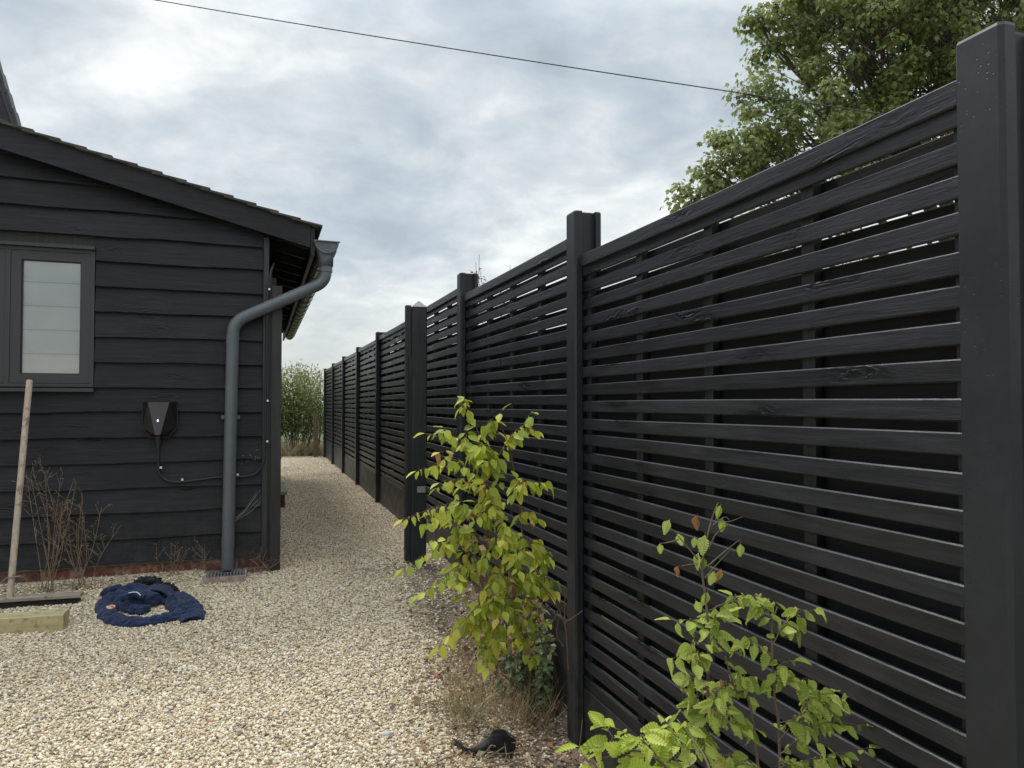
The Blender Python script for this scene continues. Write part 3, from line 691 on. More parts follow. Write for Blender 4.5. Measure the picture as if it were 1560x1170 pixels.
mb = MB(); p = A0+side*.9; mb.box(p.x-2.2, p.x, p.y, p.y+4, -.05, p.z+.2); obj('lower_wall', mb, m_clad, nb)

# drain with grating under the downpipe
dr = thing('drain_gully', 'small grated drain in a pinkish surround under the grey downpipe', 'drain', H(.3, -.12, 0))
M = MT('pink_concrete', (.34, .25, .22), .9); v = M.coords('Object'); M.l(M.ramp(M.noise(v, 30, 5), [(.3, (.24, .16, .14)), (.7, (.42, .33, .29))]), M.b.inputs['Base Color']); m_pink = M.m
mb = MB(); mb.box(.175, .425, -.245, -.235, -.04, .035, T); mb.box(.175, .425, -.035, -.025, -.04, .035, T); mb.box(.175, .185, -.234, -.036, -.04, .035, T); mb.box(.415, .425, -.234, -.036, -.04, .035, T); obj('surround', mb, m_pink, dr)
M = MT('galvanised_grate', (.16, .17, .18), .5); m_gal = M.m
mb = MB(); mb.box(.186, .414, -.234, -.036, -.03, .012, T); obj('tray', mb, m_cable, dr)
for i in range(12):
    a = .190+i*.0188
    mb = MB(); mb.box(a, a+.009, -.233, -.037, .018, .034, T); obj('grate_bar', mb, m_gal, dr)
mb = MB(); mb.box(.187, .4135, -.1275, -.122, .0345, .037, T); mb.box(.187, .4135, -.234, -.228, .0345, .038, T); obj('grate_rim', mb, m_gal, dr)

# wall charger
ch = thing('wall_charger', 'faceted dark grey electric car charger with a tiny white light on the cladding', 'car charger', H(.70, -.03, .9))
bp = [(.806, 1.135), (.604, 1.135), (.600, .965), (.655, .905), (.755, .905), (.806, .965)]
ft = [(.770, 1.133), (.652, 1.133), (.645, 1.10), (.690, .930), (.722, .930), (.782, 1.10)]
mb = MB(); mb.add([H(a, -.028, z) for a, z in bp]+[H(a, -.065, z) for a, z in bp], [(5,4,3,2,1,0),(6,7,8,9,10,11)]+[(i, (i+1) % 6, 6+(i+1) % 6, 6+i) for i in range(6)]); obj('back_housing', mb, m_chg2, ch)
f4 = [(.762, 1.130), (.640, 1.130), (.694, .925), (.724, .925)]
b4 = [(.804, 1.133), (.606, 1.133), (.604, .968), (.657, .908), (.753, .908), (.803, .968)]
mb = MB(); mb.add([H(a, -.066, z) for a, z in b4]+[H(f4[0][0], -.150, f4[0][1]), H(f4[1][0], -.150, f4[1][1]), H(f4[2][0], -.120, f4[2][1]), H(f4[3][0], -.120, f4[3][1])],
                  [(0, 1, 7, 6), (1, 2, 7), (2, 8, 7), (2, 3, 8), (3, 4, 9, 8), (4, 5, 9), (5, 6, 9), (0, 6, 5)]); obj('side_shell', mb, m_chg2, ch)
mb = MB(); mb.add([H(f4[0][0], -.1505, f4[0][1]), H(f4[1][0], -.1505, f4[1][1]), H(f4[2][0], -.1205, f4[2][1]), H(f4[3][0], -.1205, f4[3][1])]+
                  [H(f4[0][0], -.153, f4[0][1]), H(f4[1][0], -.153, f4[1][1]), H(f4[2][0], -.123, f4[2][1]), H(f4[3][0], -.123, f4[3][1])], [(0,1,2,3),(7,6,5,4),(0,4,5,1),(1,5,6,2),(2,6,7,3),(3,7,4,0)]); obj('front_plate', mb, m_chg, ch)
M = MT('white_light', (.9, .9, .9), .4); M.set('Emission Color', (.9, .95, 1, 1)); M.set('Emission Strength', .9)
mb = MB(); mb.box(.7035, .7105, -.1445, -.137, 1.008, 1.022, T); obj('indicator_light', mb, M.m, ch)
mb = MB(); mb.tube([H(.710, -.075, .925), H(.710, -.060, .845)], .021, 12, r1=.014); obj('cable_gland', mb, m_cable, ch, smooth=True)
cab = [(.711, -.050, .85), (.712, -.040, .76), (.712, -.038, .72), (.700, -.036, .665), (.655, -.036, .628), (.60, -.036, .618), (.49, -.036, .626), (.36, -.037, .640), (.20, -.038, .640), (.13, -.040, .655), (.088, -.044, .70), (.068, -.046, .78), (.066, -.046, .95), (.064, -.046, 1.4), (.060, -.046, 1.8), (.052, -.046, 1.93), (.034, -.040, 2.02), (.02, .0, 2.07)]
mb = MB(); mb.tube(spline([H(*p) for p in cab], 6), .0072, 8); obj('cable', mb, m_cable, ch, smooth=True)
for (a, z) in ((.696, .715), (.570, .634), (.235, .655), (.052, .87), (.052, 1.14), (.047, 1.885)):
    mb = MB(); mb.box(a-.006, a+.006, -.060, -.036, z-.006, z+.006, T); obj('cable_clip', mb, m_white, ch)

cw = thing('cobweb', 'thin pale cobweb strands between the grey downpipe and the corner trim', 'cobweb', H(.16, -.05, .45)); cr_w = random.Random(4); mb = MB()
for i in range(7):
    p0 = Vector(H(.245, -.05, .36+cr_w.uniform(-.01, .02))); p1 = Vector(H(.10+cr_w.uniform(-.03, .03), -.036, .50+cr_w.uniform(-.05, .06))); mb.tube([p0, (p0+p1)/2+Vector((0, -.003, -.018+cr_w.uniform(-.01, .01))), p1], .0006, 3)
for i in range(9):
    p0 = Vector(H(.15+cr_w.gauss(0, .035), -.034, .76+cr_w.gauss(0, .04))); mb.tube([p0, p0+Vector((cr_w.uniform(-.025, .025), -.002, cr_w.uniform(-.02, .02)))], .0007, 3)
M = MT('cobweb_silk', (.42, .42, .40), .8); obj('strands', mb, M.m, cw)
# ------------------------------------------------------------------ overhead wire
mb = MB(); w0, w1 = at(220, -3, 12.5), at(1300, 167, 11); wp = [w0.lerp(w1, -1.2+3*i/40)+Vector((0, 0, -.10*(1-((-1.2+3*i/40)*2-1)**2*.35))) for i in range(41)]
wp = [p+Vector((0, 0, .065)) for p in wp]
mb.tube(wp, .0085, 6); M = MT('wire_sheath', (.06, .06, .065), .6); o = obj('overhead_wire', mb, M.m); tag(o, 'thin black overhead wire crossing the cloudy sky', 'overhead wire')

# ------------------------------------------------------------------ foliage tools
def leaf_mesh(name, mat, L_=1., W_=.58, seg=8, droop=.18, fold=.12, pleat=.016, tooth=.045, curl=0., seed=0):
    r = random.Random(seed); V = []; F = []
    for i in range(seg*2+1):
        t = i/(seg*2); wdt = W_/2*1.05*(math.sin(math.pi*min(1, t**.66))**.95)*(1-.25*t)*(1 if t < 1 else 0)
        if i % 2 == 0 and 0 < i < seg*2: wdt += tooth*W_
        y = t*L_; z = -droop*L_*t*t+curl*math.sin(t*6+seed)*.1
        pz = pleat*(1 if i % 2 else -1)
        sweep = .10*L_ if 0 < t < .95 else 0
        V += [(-wdt, y+sweep, z+fold*wdt*2+pz), (0, y, z), (wdt, y+sweep, z+fold*wdt*2+pz+curl*.08*math.sin(t*5))]
    for i in range(seg*2):
        a = 3*i; F += [(a, a+1, a+4, a+3), (a+1, a+2, a+5, a+4)]
    pet = len(V); V += [(-.008, -.14, .0), (.008, -.14, .0), (.008, .0, .004), (-.008, .0, .004)]; F.append((pet, pet+1, pet+2, pet+3))
    me = bpy.data.meshes.new(name); me.from_pydata(V, [], F); me.materials.append(mat)
    me.polygons.foreach_set('use_smooth', [False]*len(me.polygons)); return me
def orient(dirn, up, roll=0):
    y = dirn.normalized(); z = (up-y*up.dot(y)); z = z.normalized() if z.length > 1e-4 else y.orthogonal().normalized(); x = y.cross(z)
    m = Matrix((x, y, z)).transposed(); return (m @ Matrix.Rotation(roll, 3, 'Y')).to_euler()
def rv(r, s=1.): return Vector((r.gauss(0, 1), r.gauss(0, 1), r.gauss(0, 1)))*s
def batch_leaves(name, mat, parent, P, D, U, size, tint, tmplV, tmplF, kind='stuff'):
    """many leaves as one mesh: P base points, D directions, U up vectors, arrays"""
    P = np.array(P); D = np.array(D, float); U = np.array(U, float); size = np.array(size); n = len(P)
    D /= np.linalg.norm(D, axis=1)[:, None]; U = U-D*(U*D).sum(1)[:, None]; U /= np.linalg.norm(U, axis=1)[:, None]+1e-9; X = np.cross(D, U)
    T_ = np.array(tmplV)   # k,3
    V = P[:, None, :]+size[:, None, None]*(T_[None, :, 0, None]*X[:, None, :]+T_[None, :, 1, None]*D[:, None, :]+T_[None, :, 2, None]*U[:, None, :])
    k = len(T_); V = V.reshape(-1, 3); b = base(parent); V = V-np.array(b)
    Fa = np.array(tmplF); m = Fa.shape[1]; Fs = (Fa[None]+(np.arange(n)*k)[:, None, None]).reshape(-1, m)
    me = bpy.data.meshes.new(name); me.vertices.add(len(V)); me.vertices.foreach_set('co', V.astype(np.float32).ravel())
    me.loops.add(Fs.size); me.loops.foreach_set('vertex_index', Fs.astype(np.int32).ravel())
    me.polygons.add(len(Fs)); me.polygons.foreach_set('loop_start', (np.arange(len(Fs))*m).astype(np.int32))
    me.update(calc_edges=True); me.validate()
    a = me.attributes.new('tint', 'FLOAT', 'POINT'); a.data.foreach_set('value', np.repeat(np.array(tint, np.float32), k))
    me.materials.append(mat); o = bpy.data.objects.new(name, me); COL.objects.link(o)
    if parent is not None: o.parent = parent
    if kind: o['kind'] = kind
    return o
# simple leaf template (diamond with fold) and lobed maple leaf
LT = [(0, 0, 0), (.30, .45, .06), (0, 1, -.12), (-.30, .45, .06), (0, .5, -.02)]; LTF = [(0, 1, 4), (1, 2, 4), (2, 3, 4), (3, 0, 4)]
MTm = [(0, 0, 0), (.34, .10, .04), (.30, .28, .0), (.55, .55, -.06), (.24, .60, .02), (0, 1.0, -.14), (-.24, .60, .02), (-.55, .55, -.06), (-.30, .28, 0), (-.34, .10, .04), (0, .42, .03)]
MTF = [(10, i, i+1) for i in range(0, 9)]+[(10, 9, 0)]
NT = [(0, 0, 0), (.12, .4, .02), (0, 1, -.15), (-.12, .4, .02)]; NTF = [(0, 1, 2), (0, 2, 3)]
BL_ = [(-.5, 0, 0), (.5, 0, 0), (.35, .5, 0), (-.35, .5, 0), (0, 1, 0)]

# ------------------------------------------------------------------ SYCAMORE behind the fence
tree = thing('sycamore_tree', 'large leafy sycamore rising behind the fence at upper right', 'tree', at(1520, 760, 14)*1.0)
ctr = at(1480, 560, 14)
trunk_base = Vector((at(1520, 700, 14).x, at(1520, 700, 14).y, -.1))
blobs = [(1420, 20, 14, 2.5), (1300, 60, 13.6, 1.75), (1240, 170, 13.2, 1.32), (1185, 235, 13.0, .85), (1120, 280, 12.9, .50), (1045, 298, 12.9, .30), (1262, -40, 13.8, 1.15), (1190, 40, 13.6, .62), (1350, 190, 13.4, 1.3), (1165, 150, 13.3, .50), (1480, 180, 14, 1.6), (1560, 60, 14.5, 2.3), (1140, 22, 13.5, .22), (1380, -160, 14.5, 2.6), (1620, -100, 15, 2.6), (1660, 200, 14.5, 2.0), (1085, 262, 12.9, .24), (1132, 232, 13, .48), (1108, 215, 13.1, .22)]
tr = random.Random(21); mb = MB(); bl = MB()
fork = trunk_base+Vector((0, 0, 2.3)); mb.tube(spline([trunk_base, trunk_base+Vector((.05, .1, 1.2)), fork], 5), .30, 10, r1=.2)
clumps = []; hole = [at(1283, 75, 13.0), at(1322, 118, 13.0), at(1300, 148, 13.1), at(1390, 140, 13), at(1210, 110, 13)]
for (px, py, d, rad) in blobs:
    c = at(px, py, d); mid = (fork+c)/2+Vector((tr.uniform(-.3, .3), tr.uniform(-.3, .3), .5*rad))
    limb = spline([fork, mid, c], 8); mb.tube(limb, .10 if rad > 1 else .05, 7, r1=.015)
    ncl = max(4, int(26*rad**2*1.05))
    for i in range(ncl):
        dv_ = rv(tr).normalized(); q = c+dv_*rad*(tr.uniform(.25, 1.0)**.5)*tr.uniform(.85, 1.06)
        q.z -= .15*rad*tr.random()
        # gaps where sky shows through
        skip = False
        for h_ in hole:
            ray = (h_-Vector((0, 0, CAMZ))).normalized(); w_ = q-Vector((0, 0, CAMZ)); per = (w_-ray*w_.dot(ray)).length
            if per < .17+.10*tr.random(): skip = True
        if skip: continue
        clumps.append((q, dv_, rad, tr.random()))
        s_ = limb[tr.randrange(len(limb)//2, len(limb))]
        bl.tube(spline([s_, (s_+q)/2+rv(tr, .08*rad), q], 4), .022, 4, r1=.005)
obj('trunk', mb, m_bark, tree, smooth=True); o = obj('branches', bl, m_bark, tree, smooth=True)
P_, D_, U_, S_, T_ = [], [], [], [], []; KP = []
for (q, dv_, rad, hue) in clumps:
    nl = tr.randint(54, 92); cr_ = tr.uniform(.20, .36)
    tipd = (dv_+Vector((0, 0, -.35))).normalized()
    for i in range(nl):
        u = rv(tr); u = u.normalized()*(tr.random()**.45)*cr_; u.z *= .65
        p = q+u+tipd*tr.uniform(-.1, .12)
        dd = (u.normalized()*.6+Vector((0, 0, -.75))+rv(tr, .35)); uu = (u.normalized()*.5+Vector((0, 0, .8))+rv(tr, .35))
        P_.append(p); D_.append(dd); U_.append(uu); S_.append(tr.uniform(.055, .11)); T_.append(min(.92, max(0, tr.gauss(.38+.3*(hue-.5), .2))))
    if tr.random() < .16:
        for i in range(16):
            p = q+rv(tr, .07)+Vector((0, 0, -.05)); P_.append(p); D_.append(Vector((0, 0, -1))+rv(tr, .4)); U_.append(rv(tr)); S_.append(.05); T_.append(.985)
batch_leaves('foliage', m_syc, tree, P_, D_, U_, S_, T_, MTm, MTF)

# ------------------------------------------------------------------ plants peeping over / far bush
def sprig(name, label, cat, px, py, d, h, nst, spread, nleaf, sz, mat, stemmat=m_stem, tmpl=(LT, LTF), base_z=None, seed=1, lean=0., fill=(.3, 1.), tmean=.5, r0=.006):
    r = random.Random(seed); b0 = at(px, py, d); bz = G(b0.x, b0.y) if base_z is None else base_z; B = Vector((b0.x, b0.y, bz))
    t = thing(name, label, cat, B); sm = MB(); P1, D1, U1, S1, T1 = [], [], [], [], []
    for s in range(nst):
        tip = B+Vector((r.gauss(lean, spread), r.gauss(0, spread), h*r.uniform(.72, 1.0))); mid = (B+tip)/2+Vector((r.gauss(0, spread*.3), r.gauss(0, spread*.3), h*.08))
        path = spline([B+Vector((r.gauss(0, spread*.2), r.gauss(0, spread*.2), 0)), mid, tip], 8); sm.tube(path, r0, 5, r1=r0*.3)
        for i in range(nleaf):
            f = r.uniform(*fill); p = path[min(len(path)-1, int(f*(len(path)-1)))]
            off = rv(r, sz*.9); P1.append(p+off*.8); D1.append(Vector((off.x, off.y, abs(off.z)*.3-.1*sz))+rv(r, sz*.4)); U1.append(Vector((0, 0, 1))+rv(r, .4)); S1.append(sz*r.uniform(.6, 1.2)); T1.append(min(1, max(0, r.gauss(tmean, .22))))
    obj('stem', sm, stemmat, t, smooth=True); batch_leaves('foliage', mat, t, P1, D1, U1, S1, T1, *tmpl); return t
sprig('variegated_shrub', 'pale yellow variegated shoots peeping over the fence under the tree, left clump', 'shrub', 1165, 300, 3.9, 2.50, 9, .10, 60, .055, m_varieg, seed=4, fill=(.78, 1.), base_z=-.05, tmpl=(NT, NTF), tmean=.7)
sprig('variegated_shrub', 'small pale variegated shoot peeping over the fence nearer the cropped post', 'shrub', 1308, 240, 3.2, 2.37, 4, .05, 46, .045, m_varieg, seed=5, fill=(.82, 1.), base_z=-.05, tmpl=(NT, NTF), tmean=.7)
sprig('red_leaved_shrub', 'thin reddish twigs showing above the fence between the second and third posts', 'shrub', 757, 440, 6.6, 2.46, 11, .16, 20, .04, m_red, stemmat=m_twig, seed=6, fill=(.82, 1.), base_z=-.05, tmpl=(LT, LTF))
# far bush closing the passage
bush = thing('far_bush', 'tall loose green bush closing the far end of the gravel passage', 'bush', (.55, 18.2, 0))
r = random.Random(12); sm = MB(); P1, D1, U1, S1, T1 = [], [], [], [], []
for s in range(90):
    bx, by = r.uniform(-.9, 1.3), 17.6+r.uniform(0, 1.2); hh = 1.92-.25*abs(bx-.5)+r.uniform(-.45, .22)
    B = Vector((bx, by, 0)); tip = B+Vector((r.gauss(0, .22), r.gauss(-.1, .2), hh)); path = spline([B, (B+tip)/2+Vector((r.gauss(0, .12), r.gauss(0, .12), 0)), tip], 6); sm.tube(path, .012, 5, r1=.004)
    for i in range(360 if s % 4 else 120):
        f = r.random()**.75; p = path[int(f*(len(path)-1))]+Vector((r.gauss(0, .14), r.gauss(0, .14), r.gauss(0, .09)))
        low = p.z < .45
        if low and r.random() < .75: continue
        P1.append(p); D1.append(rv(r)+Vector((0, -.3, .4))); U1.append(rv(r)+Vector((0, 0, 1.))); S1.append(r.uniform(.05, .11)); T1.append(min(1, max(0, r.gauss(.35+.3*p.z/2, .22))))
obj('stem', sm, m_bark, bush, smooth=True); batch_leaves('foliage', m_bush, bush, P1, D1, U1, S1, T1, [(v[0]*.5, v[1], v[2]) for v in LT], LTF)
def blades(name, label, cat, spots, mat, n, h, w_, seed, lean=.5, parent=None):
    r = random.Random(seed); P1, D1, U1, S1, T1 = [], [], [], [], []
    for (x, y, rad) in spots:
        for i in range(n):
            px_, py_ = x+r.gauss(0, rad), y+r.gauss(0, rad)
            if px_ > 1.215 and y < 16: px_ = 1.21-r.random()*.05
            P1.append(Vector((px_, py_, G(px_, py_)))); D1.append(Vector((r.gauss(0, lean), r.gauss(0, lean), 1))); U1.append(rv(r)); S1.append(h*r.uniform(.4, 1.1)); T1.append(r.random())
    tp = [(-w_, 0, 0), (w_, 0, 0), (w_*.8, .5, .06), (-w_*.8, .5, .06), (0, 1, .22)]
    o = batch_leaves(name, mat, parent, P1, D1, U1, S1, T1, tp, [(0, 1, 2), (0, 2, 3), (3, 2, 4)]); 
    if parent is None: tag(o, label, cat)
    return o
blades('dry_grass', 'tangled dry brown grass under the far bush', 'dry grass', [(-.2+.25*i, 17.2+.1*(i % 3), .14) for i in range(7)], m_straw, 160, .42, .012, 31, .6)

# ------------------------------------------------------------------ SHRUBS in front of the fence
m_restA = leafmat('yellow_green_leaf_mass', [(0, (.25, .32, .04)), (.5, (.42, .50, .06)), (1., (.60, .58, .10))], attr='tint')
m_restB = leafmat('fresh_leaf_mass', [(0, (.22, .29, .05)), (.5, (.34, .43, .09)), (1., (.48, .53, .14))], attr='tint')
leafA = [leaf_mesh('leaf', m_leafA, seed=i, droop=.12+.15*i, fold=.12+.08*i, curl=.4*i, W_=.60-.04*i, tooth=.02, pleat=.010) for i in range(4)]
leafD = [leaf_mesh('leaf', m_dead, seed=i, droop=.5, fold=.5, W_=.5, curl=1.2, pleat=.03) for i in range(3)]
leafB = [leaf_mesh('leaf', m_leafB, seed=i, droop=.10+.14*i, fold=.12+.09*i, curl=.35*i, W_=.60-.05*i, tooth=.09, pleat=.024) for i in range(4)]
def shrub(name, label, loc, mains, branches, leaves, lsize, step, seed, dead=0., hang=.7, limit=298, stemr=.007, extra=0, stemmat=None, xmax=XF-.015, subf=1., restmat=None):
    """mains/branches: lists of point lists; leaves placed along every branch"""
    r = random.Random(seed); t = thing(name, label, 'shrub', loc); stemmat = stemmat or m_stem
    for p in mains:
        mb = MB(); mb.tube(spline(p, 8), stemr, 7, r1=stemr*.35); obj('stem', mb, stemmat, t, smooth=True)
    cand = []; more = []
    for p in branches:
        p = [Vector(v) for v in p]; ln = (p[-1]-p[0]).length; dr = (p[-1]-p[0]).normalized()
        for f in ((.35, .62) if ln > .1 else (.5,)):
            a = p[0].lerp(p[-1], f)+(p[1]-(p[0]+p[-1])/2)*.8; sdv = dr.cross(rv(r)).normalized(); q = a+(dr*.6+sdv*.7).normalized()*ln*r.uniform(.22, .42)*subf
            if q.x < xmax: more.append([a, (a+q)/2+Vector((0, 0, .008)), q])
    for p in list(branches)+more:
        q = spline(p, 10); q = [v+rv(r, .0008) for v in q]; mb = MB(); mb.tube(q, stemr*.36, 5, r1=stemr*.12); obj('twig', mb, stemmat, t, smooth=True)
        Ls = [0]
        for i in range(1, len(q)): Ls.append(Ls[-1]+(q[i]-q[i-1]).length)
        s = Ls[-1]*.12; sd_ = 1
        while s < Ls[-1]:
            i = max(j for j in range(len(Ls)) if Ls[j] <= s); i = min(i, len(q)-2); tv = (q[i+1]-q[i]).normalized(); f = s/Ls[-1]
            sidev = tv.cross(Vector((0, 0, 1))); sidev = sidev.normalized() if sidev.length > .01 else Vector((1, 0, 0)); sd_ = -sd_
            pos = q[i]+tv*(s-Ls[i]); dd = sidev*sd_*r.uniform(.5, 1.)+tv*r.uniform(.1, .6)+Vector((0, 0, -hang*r.uniform(.5, 1.5)))+rv(r, .22)
            uu = Vector((0, 0, 1))*.9-dd*.2+rv(r, .25)+Vector((-.35, -.45, 0))
            sz = lsize*r.uniform(.55, 1.2)*(1-.3*f); cand.append((pos, dd, uu, sz, r.random() < dead*(1.5-f)))
            s += step*r.uniform(.6, 1.4)
        cand.append((q[-1], (q[-1]-q[-2]).normalized()+Vector((0, 0, -.3)), Vector((0, 0, 1)), lsize*.8, False))
    r.shuffle(cand)
    for (pos, dd, uu, sz, dd_) in cand[:limit]:
        dl = dd.normalized()*sz*1.1
        if pos.x+max(0, dl.x) > xmax: pos = pos-Vector((pos.x+max(0, dl.x)-xmax, 0, 0))
        me = (leafD if dd_ else leaves); me = me[r.randrange(len(me))]
        inst('leaf', me, t, pos+dd.normalized()*sz*.14, orient(dd, uu, r.gauss(0, .35)), [sz*(.75 if dd_ else 1)*q_ for q_ in (r.uniform(.82, 1.15), 1, r.uniform(.7, 2.2))])
    rest = cand[limit:]
    if rest:
        me = leaves[0]; tv = [tuple(v.co) for v in me.vertices]; tf = [tuple(p.vertices) for p in me.polygons]
        src = me.materials[0]; tm = restmat
        batch_leaves('small_leaves', tm, t, [p[0]+p[1].normalized()*p[3]*.14 for p in rest], [p[1] for p in rest], [p[2] for p in rest], [p[3] for p in rest], [r.random() for _ in rest], tv, tf)
    return t, rest
r = random.Random(5)
# tall yellow-green shrub
B1 = ground_at(772, 1030); d1 = 3.0
def A(px, py, dd=0): return at(px, py, d1+dd)
m1 = [[B1, A(770, 900), A(765, 800, .02), A(748, 720, 0), A(722, 640, -.02)], [B1+Vector((.03, .05, 0)), A(792, 900, .1), A(795, 800, .1), A(778, 690, .08), A(766, 655, .05)], [B1+Vector((-.05, .02, 0)), A(740, 930, -.1), A(722, 850, -.1), A(715, 790, -.1)]]
tips = [((722, 655), (705, 610), 0), ((735, 690), (762, 628), .0), ((755, 700), (815, 655), .12), ((748, 715), (650, 660), -.1), ((752, 725), (690, 672), .05), ((752, 740), (637, 717), -.15), ((765, 760), (668, 742), .1), ((760, 790), (617, 790), -.15),
        ((760, 800), (655, 800), .05), ((768, 840), (615, 865), -.2), ((768, 860), (640, 905), -.25), ((770, 900), (668, 985), -.3), ((775, 930), (700, 950), -.2), ((780, 760), (828, 735), .1), ((785, 800), (820, 790), .1), ((790, 850), (835, 850), .1), ((785, 880), (838, 905), .1),
        ((780, 930), (800, 990), -.05), ((770, 950), (742, 1015), -.2), ((765, 740), (735, 700), -.1), ((770, 800), (725, 790), -.15), ((775, 850), (735, 850), -.15), ((780, 900), (740, 900), -.2), ((778, 940), (760, 940), -.2), ((775, 760), (790, 740), -.05), ((785, 830), (800, 830), -.05), ((785, 890), (810, 890), -.05),
        ((770, 770), (752, 772), -.18), ((778, 820), (765, 822), -.2), ((780, 870), (790, 868), -.2), ((720, 870), (690, 880), -.2), ((715, 820), (680, 830), -.15), ((760, 700), (720, 690), -.1), ((775, 960), (820, 960), 0), ((785, 900), (845, 900), .12), ((780, 930), (832, 945), .1), ((775, 980), (812, 1000), .0), ((770, 985), (735, 1000), -.1), ((770, 930), (735, 925), -.2), ((775, 900), (812, 890), -.1), ((765, 960), (690, 965), -.2), ((790, 820), (832, 880), .1)]
br1 = []
for (s0, s1, dd) in tips:
    a, b = A(*s0), A(*s1, dd); up = .035*(b-a).length/.3
    br1.append([a, (a+b)/2+Vector((0, 0, .035+up*.6))+rv(r, .012), b])
sh1, rest1 = shrub('tall_shrub', 'tall yellow-green leafed shrub with browning leaves before the second and third fence posts', B1, m1, br1, leafA, .058, .0175, 41, dead=.17, hang=.9, limit=290, restmat=m_restA, stemr=.0045, subf=.75)
# nearest hornbeam shoots
d2 = 1.62
def B(px, py, dd=0): return at(px, py, d2+dd)
b2 = B(1075, 1330); b2 = Vector((b2.x, b2.y, G(b2.x, b2.y)-.02)); b3 = B(1190, 1330); b3 = Vector((b3.x, b3.y, G(b3.x, b3.y)-.02))
m2 = [[b2, B(1078, 1100), B(1080, 980), B(1076, 920), B(1070, 860), B(1082, 800), B(1094, 765)], [b3, B(1188, 1150, .02), B(1180, 1060, .02), B(1176, 960, .03), B(1184, 925, .05)], [b3, B(1150, 1120, 0), B(1120, 1050, -.03), B(1105, 1000, -.05)]]
tips2 = [((1080, 960), (1025, 945), 0, 1), ((1080, 985), (1028, 1000), .0, 1), ((1078, 960), (1105, 935), 0, 1), ((1080, 930), (1180, 915), .08, 1), ((1176, 985), (1238, 930), .06, 1), ((1180, 945), (1145, 915), .05, 1), ((1178, 1000), (1130, 985), .04, 1), ((1178, 1030), (1228, 1035), .05, 1),
         ((1080, 1040), (1045, 1060), 0, 1), ((1080, 1060), (1125, 1040), .05, 1), ((1080, 1010), (1060, 1010), -.05, 1), ((1078, 1090), (1110, 1100), -.06, 1), ((1080, 1120), (1040, 1110), -.05, 1), ((1080, 1150), (1130, 1160), 0, 1), ((1120, 1060), (1160, 1040), .03, 1), ((1110, 1020), (1140, 1060), 0, 1),
         ((1186, 1130), (1270, 1055), .06, 1), ((1186, 1110), (1298, 1060), .08, 1), ((1186, 1150), (1318, 1105), .05, 1), ((1188, 1170), (1322, 1140), .05, 1), ((1186, 1100), (1240, 1130), 0, 1), ((1186, 1160), (1230, 1175), 0, 1), ((1080, 1080), (1150, 1110), .0, 1), ((1180, 1060), (1205, 1005), .0, 1), ((1079, 1000), (1110, 975), .02, 1), ((1080, 1060), (1035, 1085), .02, 1), ((1080, 1110), (1100, 1060), -.1, 1), ((1085, 1150), (1060, 1150), -.08, 1), ((1100, 1170), (1180, 1180), -.1, 1)]
br2 = []
for (s0, s1, dd, _) in tips2:
    a, b = B(*s0), B(*s1, dd); br2.append([a, (a+b)/2+Vector((0, 0, .02))+rv(r, .008), b])
sh2, rest2 = shrub('hornbeam_shrub', 'bright green hornbeam sapling with toothed leaves and a bare tip before the nearest panel', b2, m2, br2, leafB, .042, .0165, 43, dead=.02, hang=.55, limit=282, stemr=.004, restmat=m_restB, subf=.55)
# bare twiggy top with a few browning leaves
bare = [((1070, 860), (1040, 825), (1016, 797)), ((1072, 880), (1066, 860), (1038, 862)), ((1074, 880), (1090, 862), (1112, 838)), ((1090, 790), (1108, 795), (1132, 787)), ((1086, 800), (1104, 788), (1112, 793)), ((1080, 835), (1092, 812), (1112, 798)), ((1034, 822), (1020, 826), (1006, 828)), ((1079, 862), (1102, 842), (1127, 822))]
for b_ in bare:
    mb = MB(); mb.tube(spline([B(*p) for p in b_], 6), .0018, 5, r1=.0007); obj('twig', mb, m_stem, sh2, smooth=True)
for (px, py, s_, dead_) in [(1098, 770, .028, 0), (1020, 792, .032, 0), (1062, 785, .032, 1), (1074, 815, .042, 0), (1058, 818, .022, 0), (1100, 790, .028, 0), (1005, 828, .022, 0), (1064, 842, .036, 0), (1072, 848, .03, 0), (1128, 828, .028, 0), (1034, 862, .024, 1), (1098, 868, .028, 1), (1088, 870, .03, 0), (1078, 902, .03, 0), (1060, 915, .028, 0), (1033, 812, .03, 0)]:
    me = leafD if dead_ else leafB; inst('leaf', me[r.randrange(3)], sh2, B(px, py), orient(Vector((r.uniform(-.5, .5), 0, -1)), Vector((-.4, -.7, .4))+rv(r, .3)), s_)
# foreground sprays at the lower edge
d3 = 1.18
def Cc(px, py, dd=0): return at(px-18, py+26, d3+dd)
b4 = Cc(960, 1420); b4 = Vector((b4.x, b4.y, G(b4.x, b4.y)-.02))
m3 = [[b4, Cc(1040, 1260), Cc(1060, 1180), Cc(1000, 1120, 0), Cc(930, 1130)], [b4, Cc(1080, 1250), Cc(1100, 1150), Cc(1050, 1070, .08)]]
tips3 = [((1040, 1190), (870, 1160), -.02), ((1040, 1160), (905, 1110), 0), ((1040, 1150), (960, 1085), .02), ((1045, 1170), (940, 1180), -.05), ((1060, 1150), (1010, 1100), .05), ((1060, 1180), (1000, 1200), -.03), ((1070, 1140), (1035, 1075), .1), ((1075, 1190), (1100, 1190), .0)]
br3 = [[Cc(*a), (Cc(*a)+Cc(*b, dd))/2+Vector((0, 0, .012)), Cc(*b, dd)] for a, b, dd in tips3]
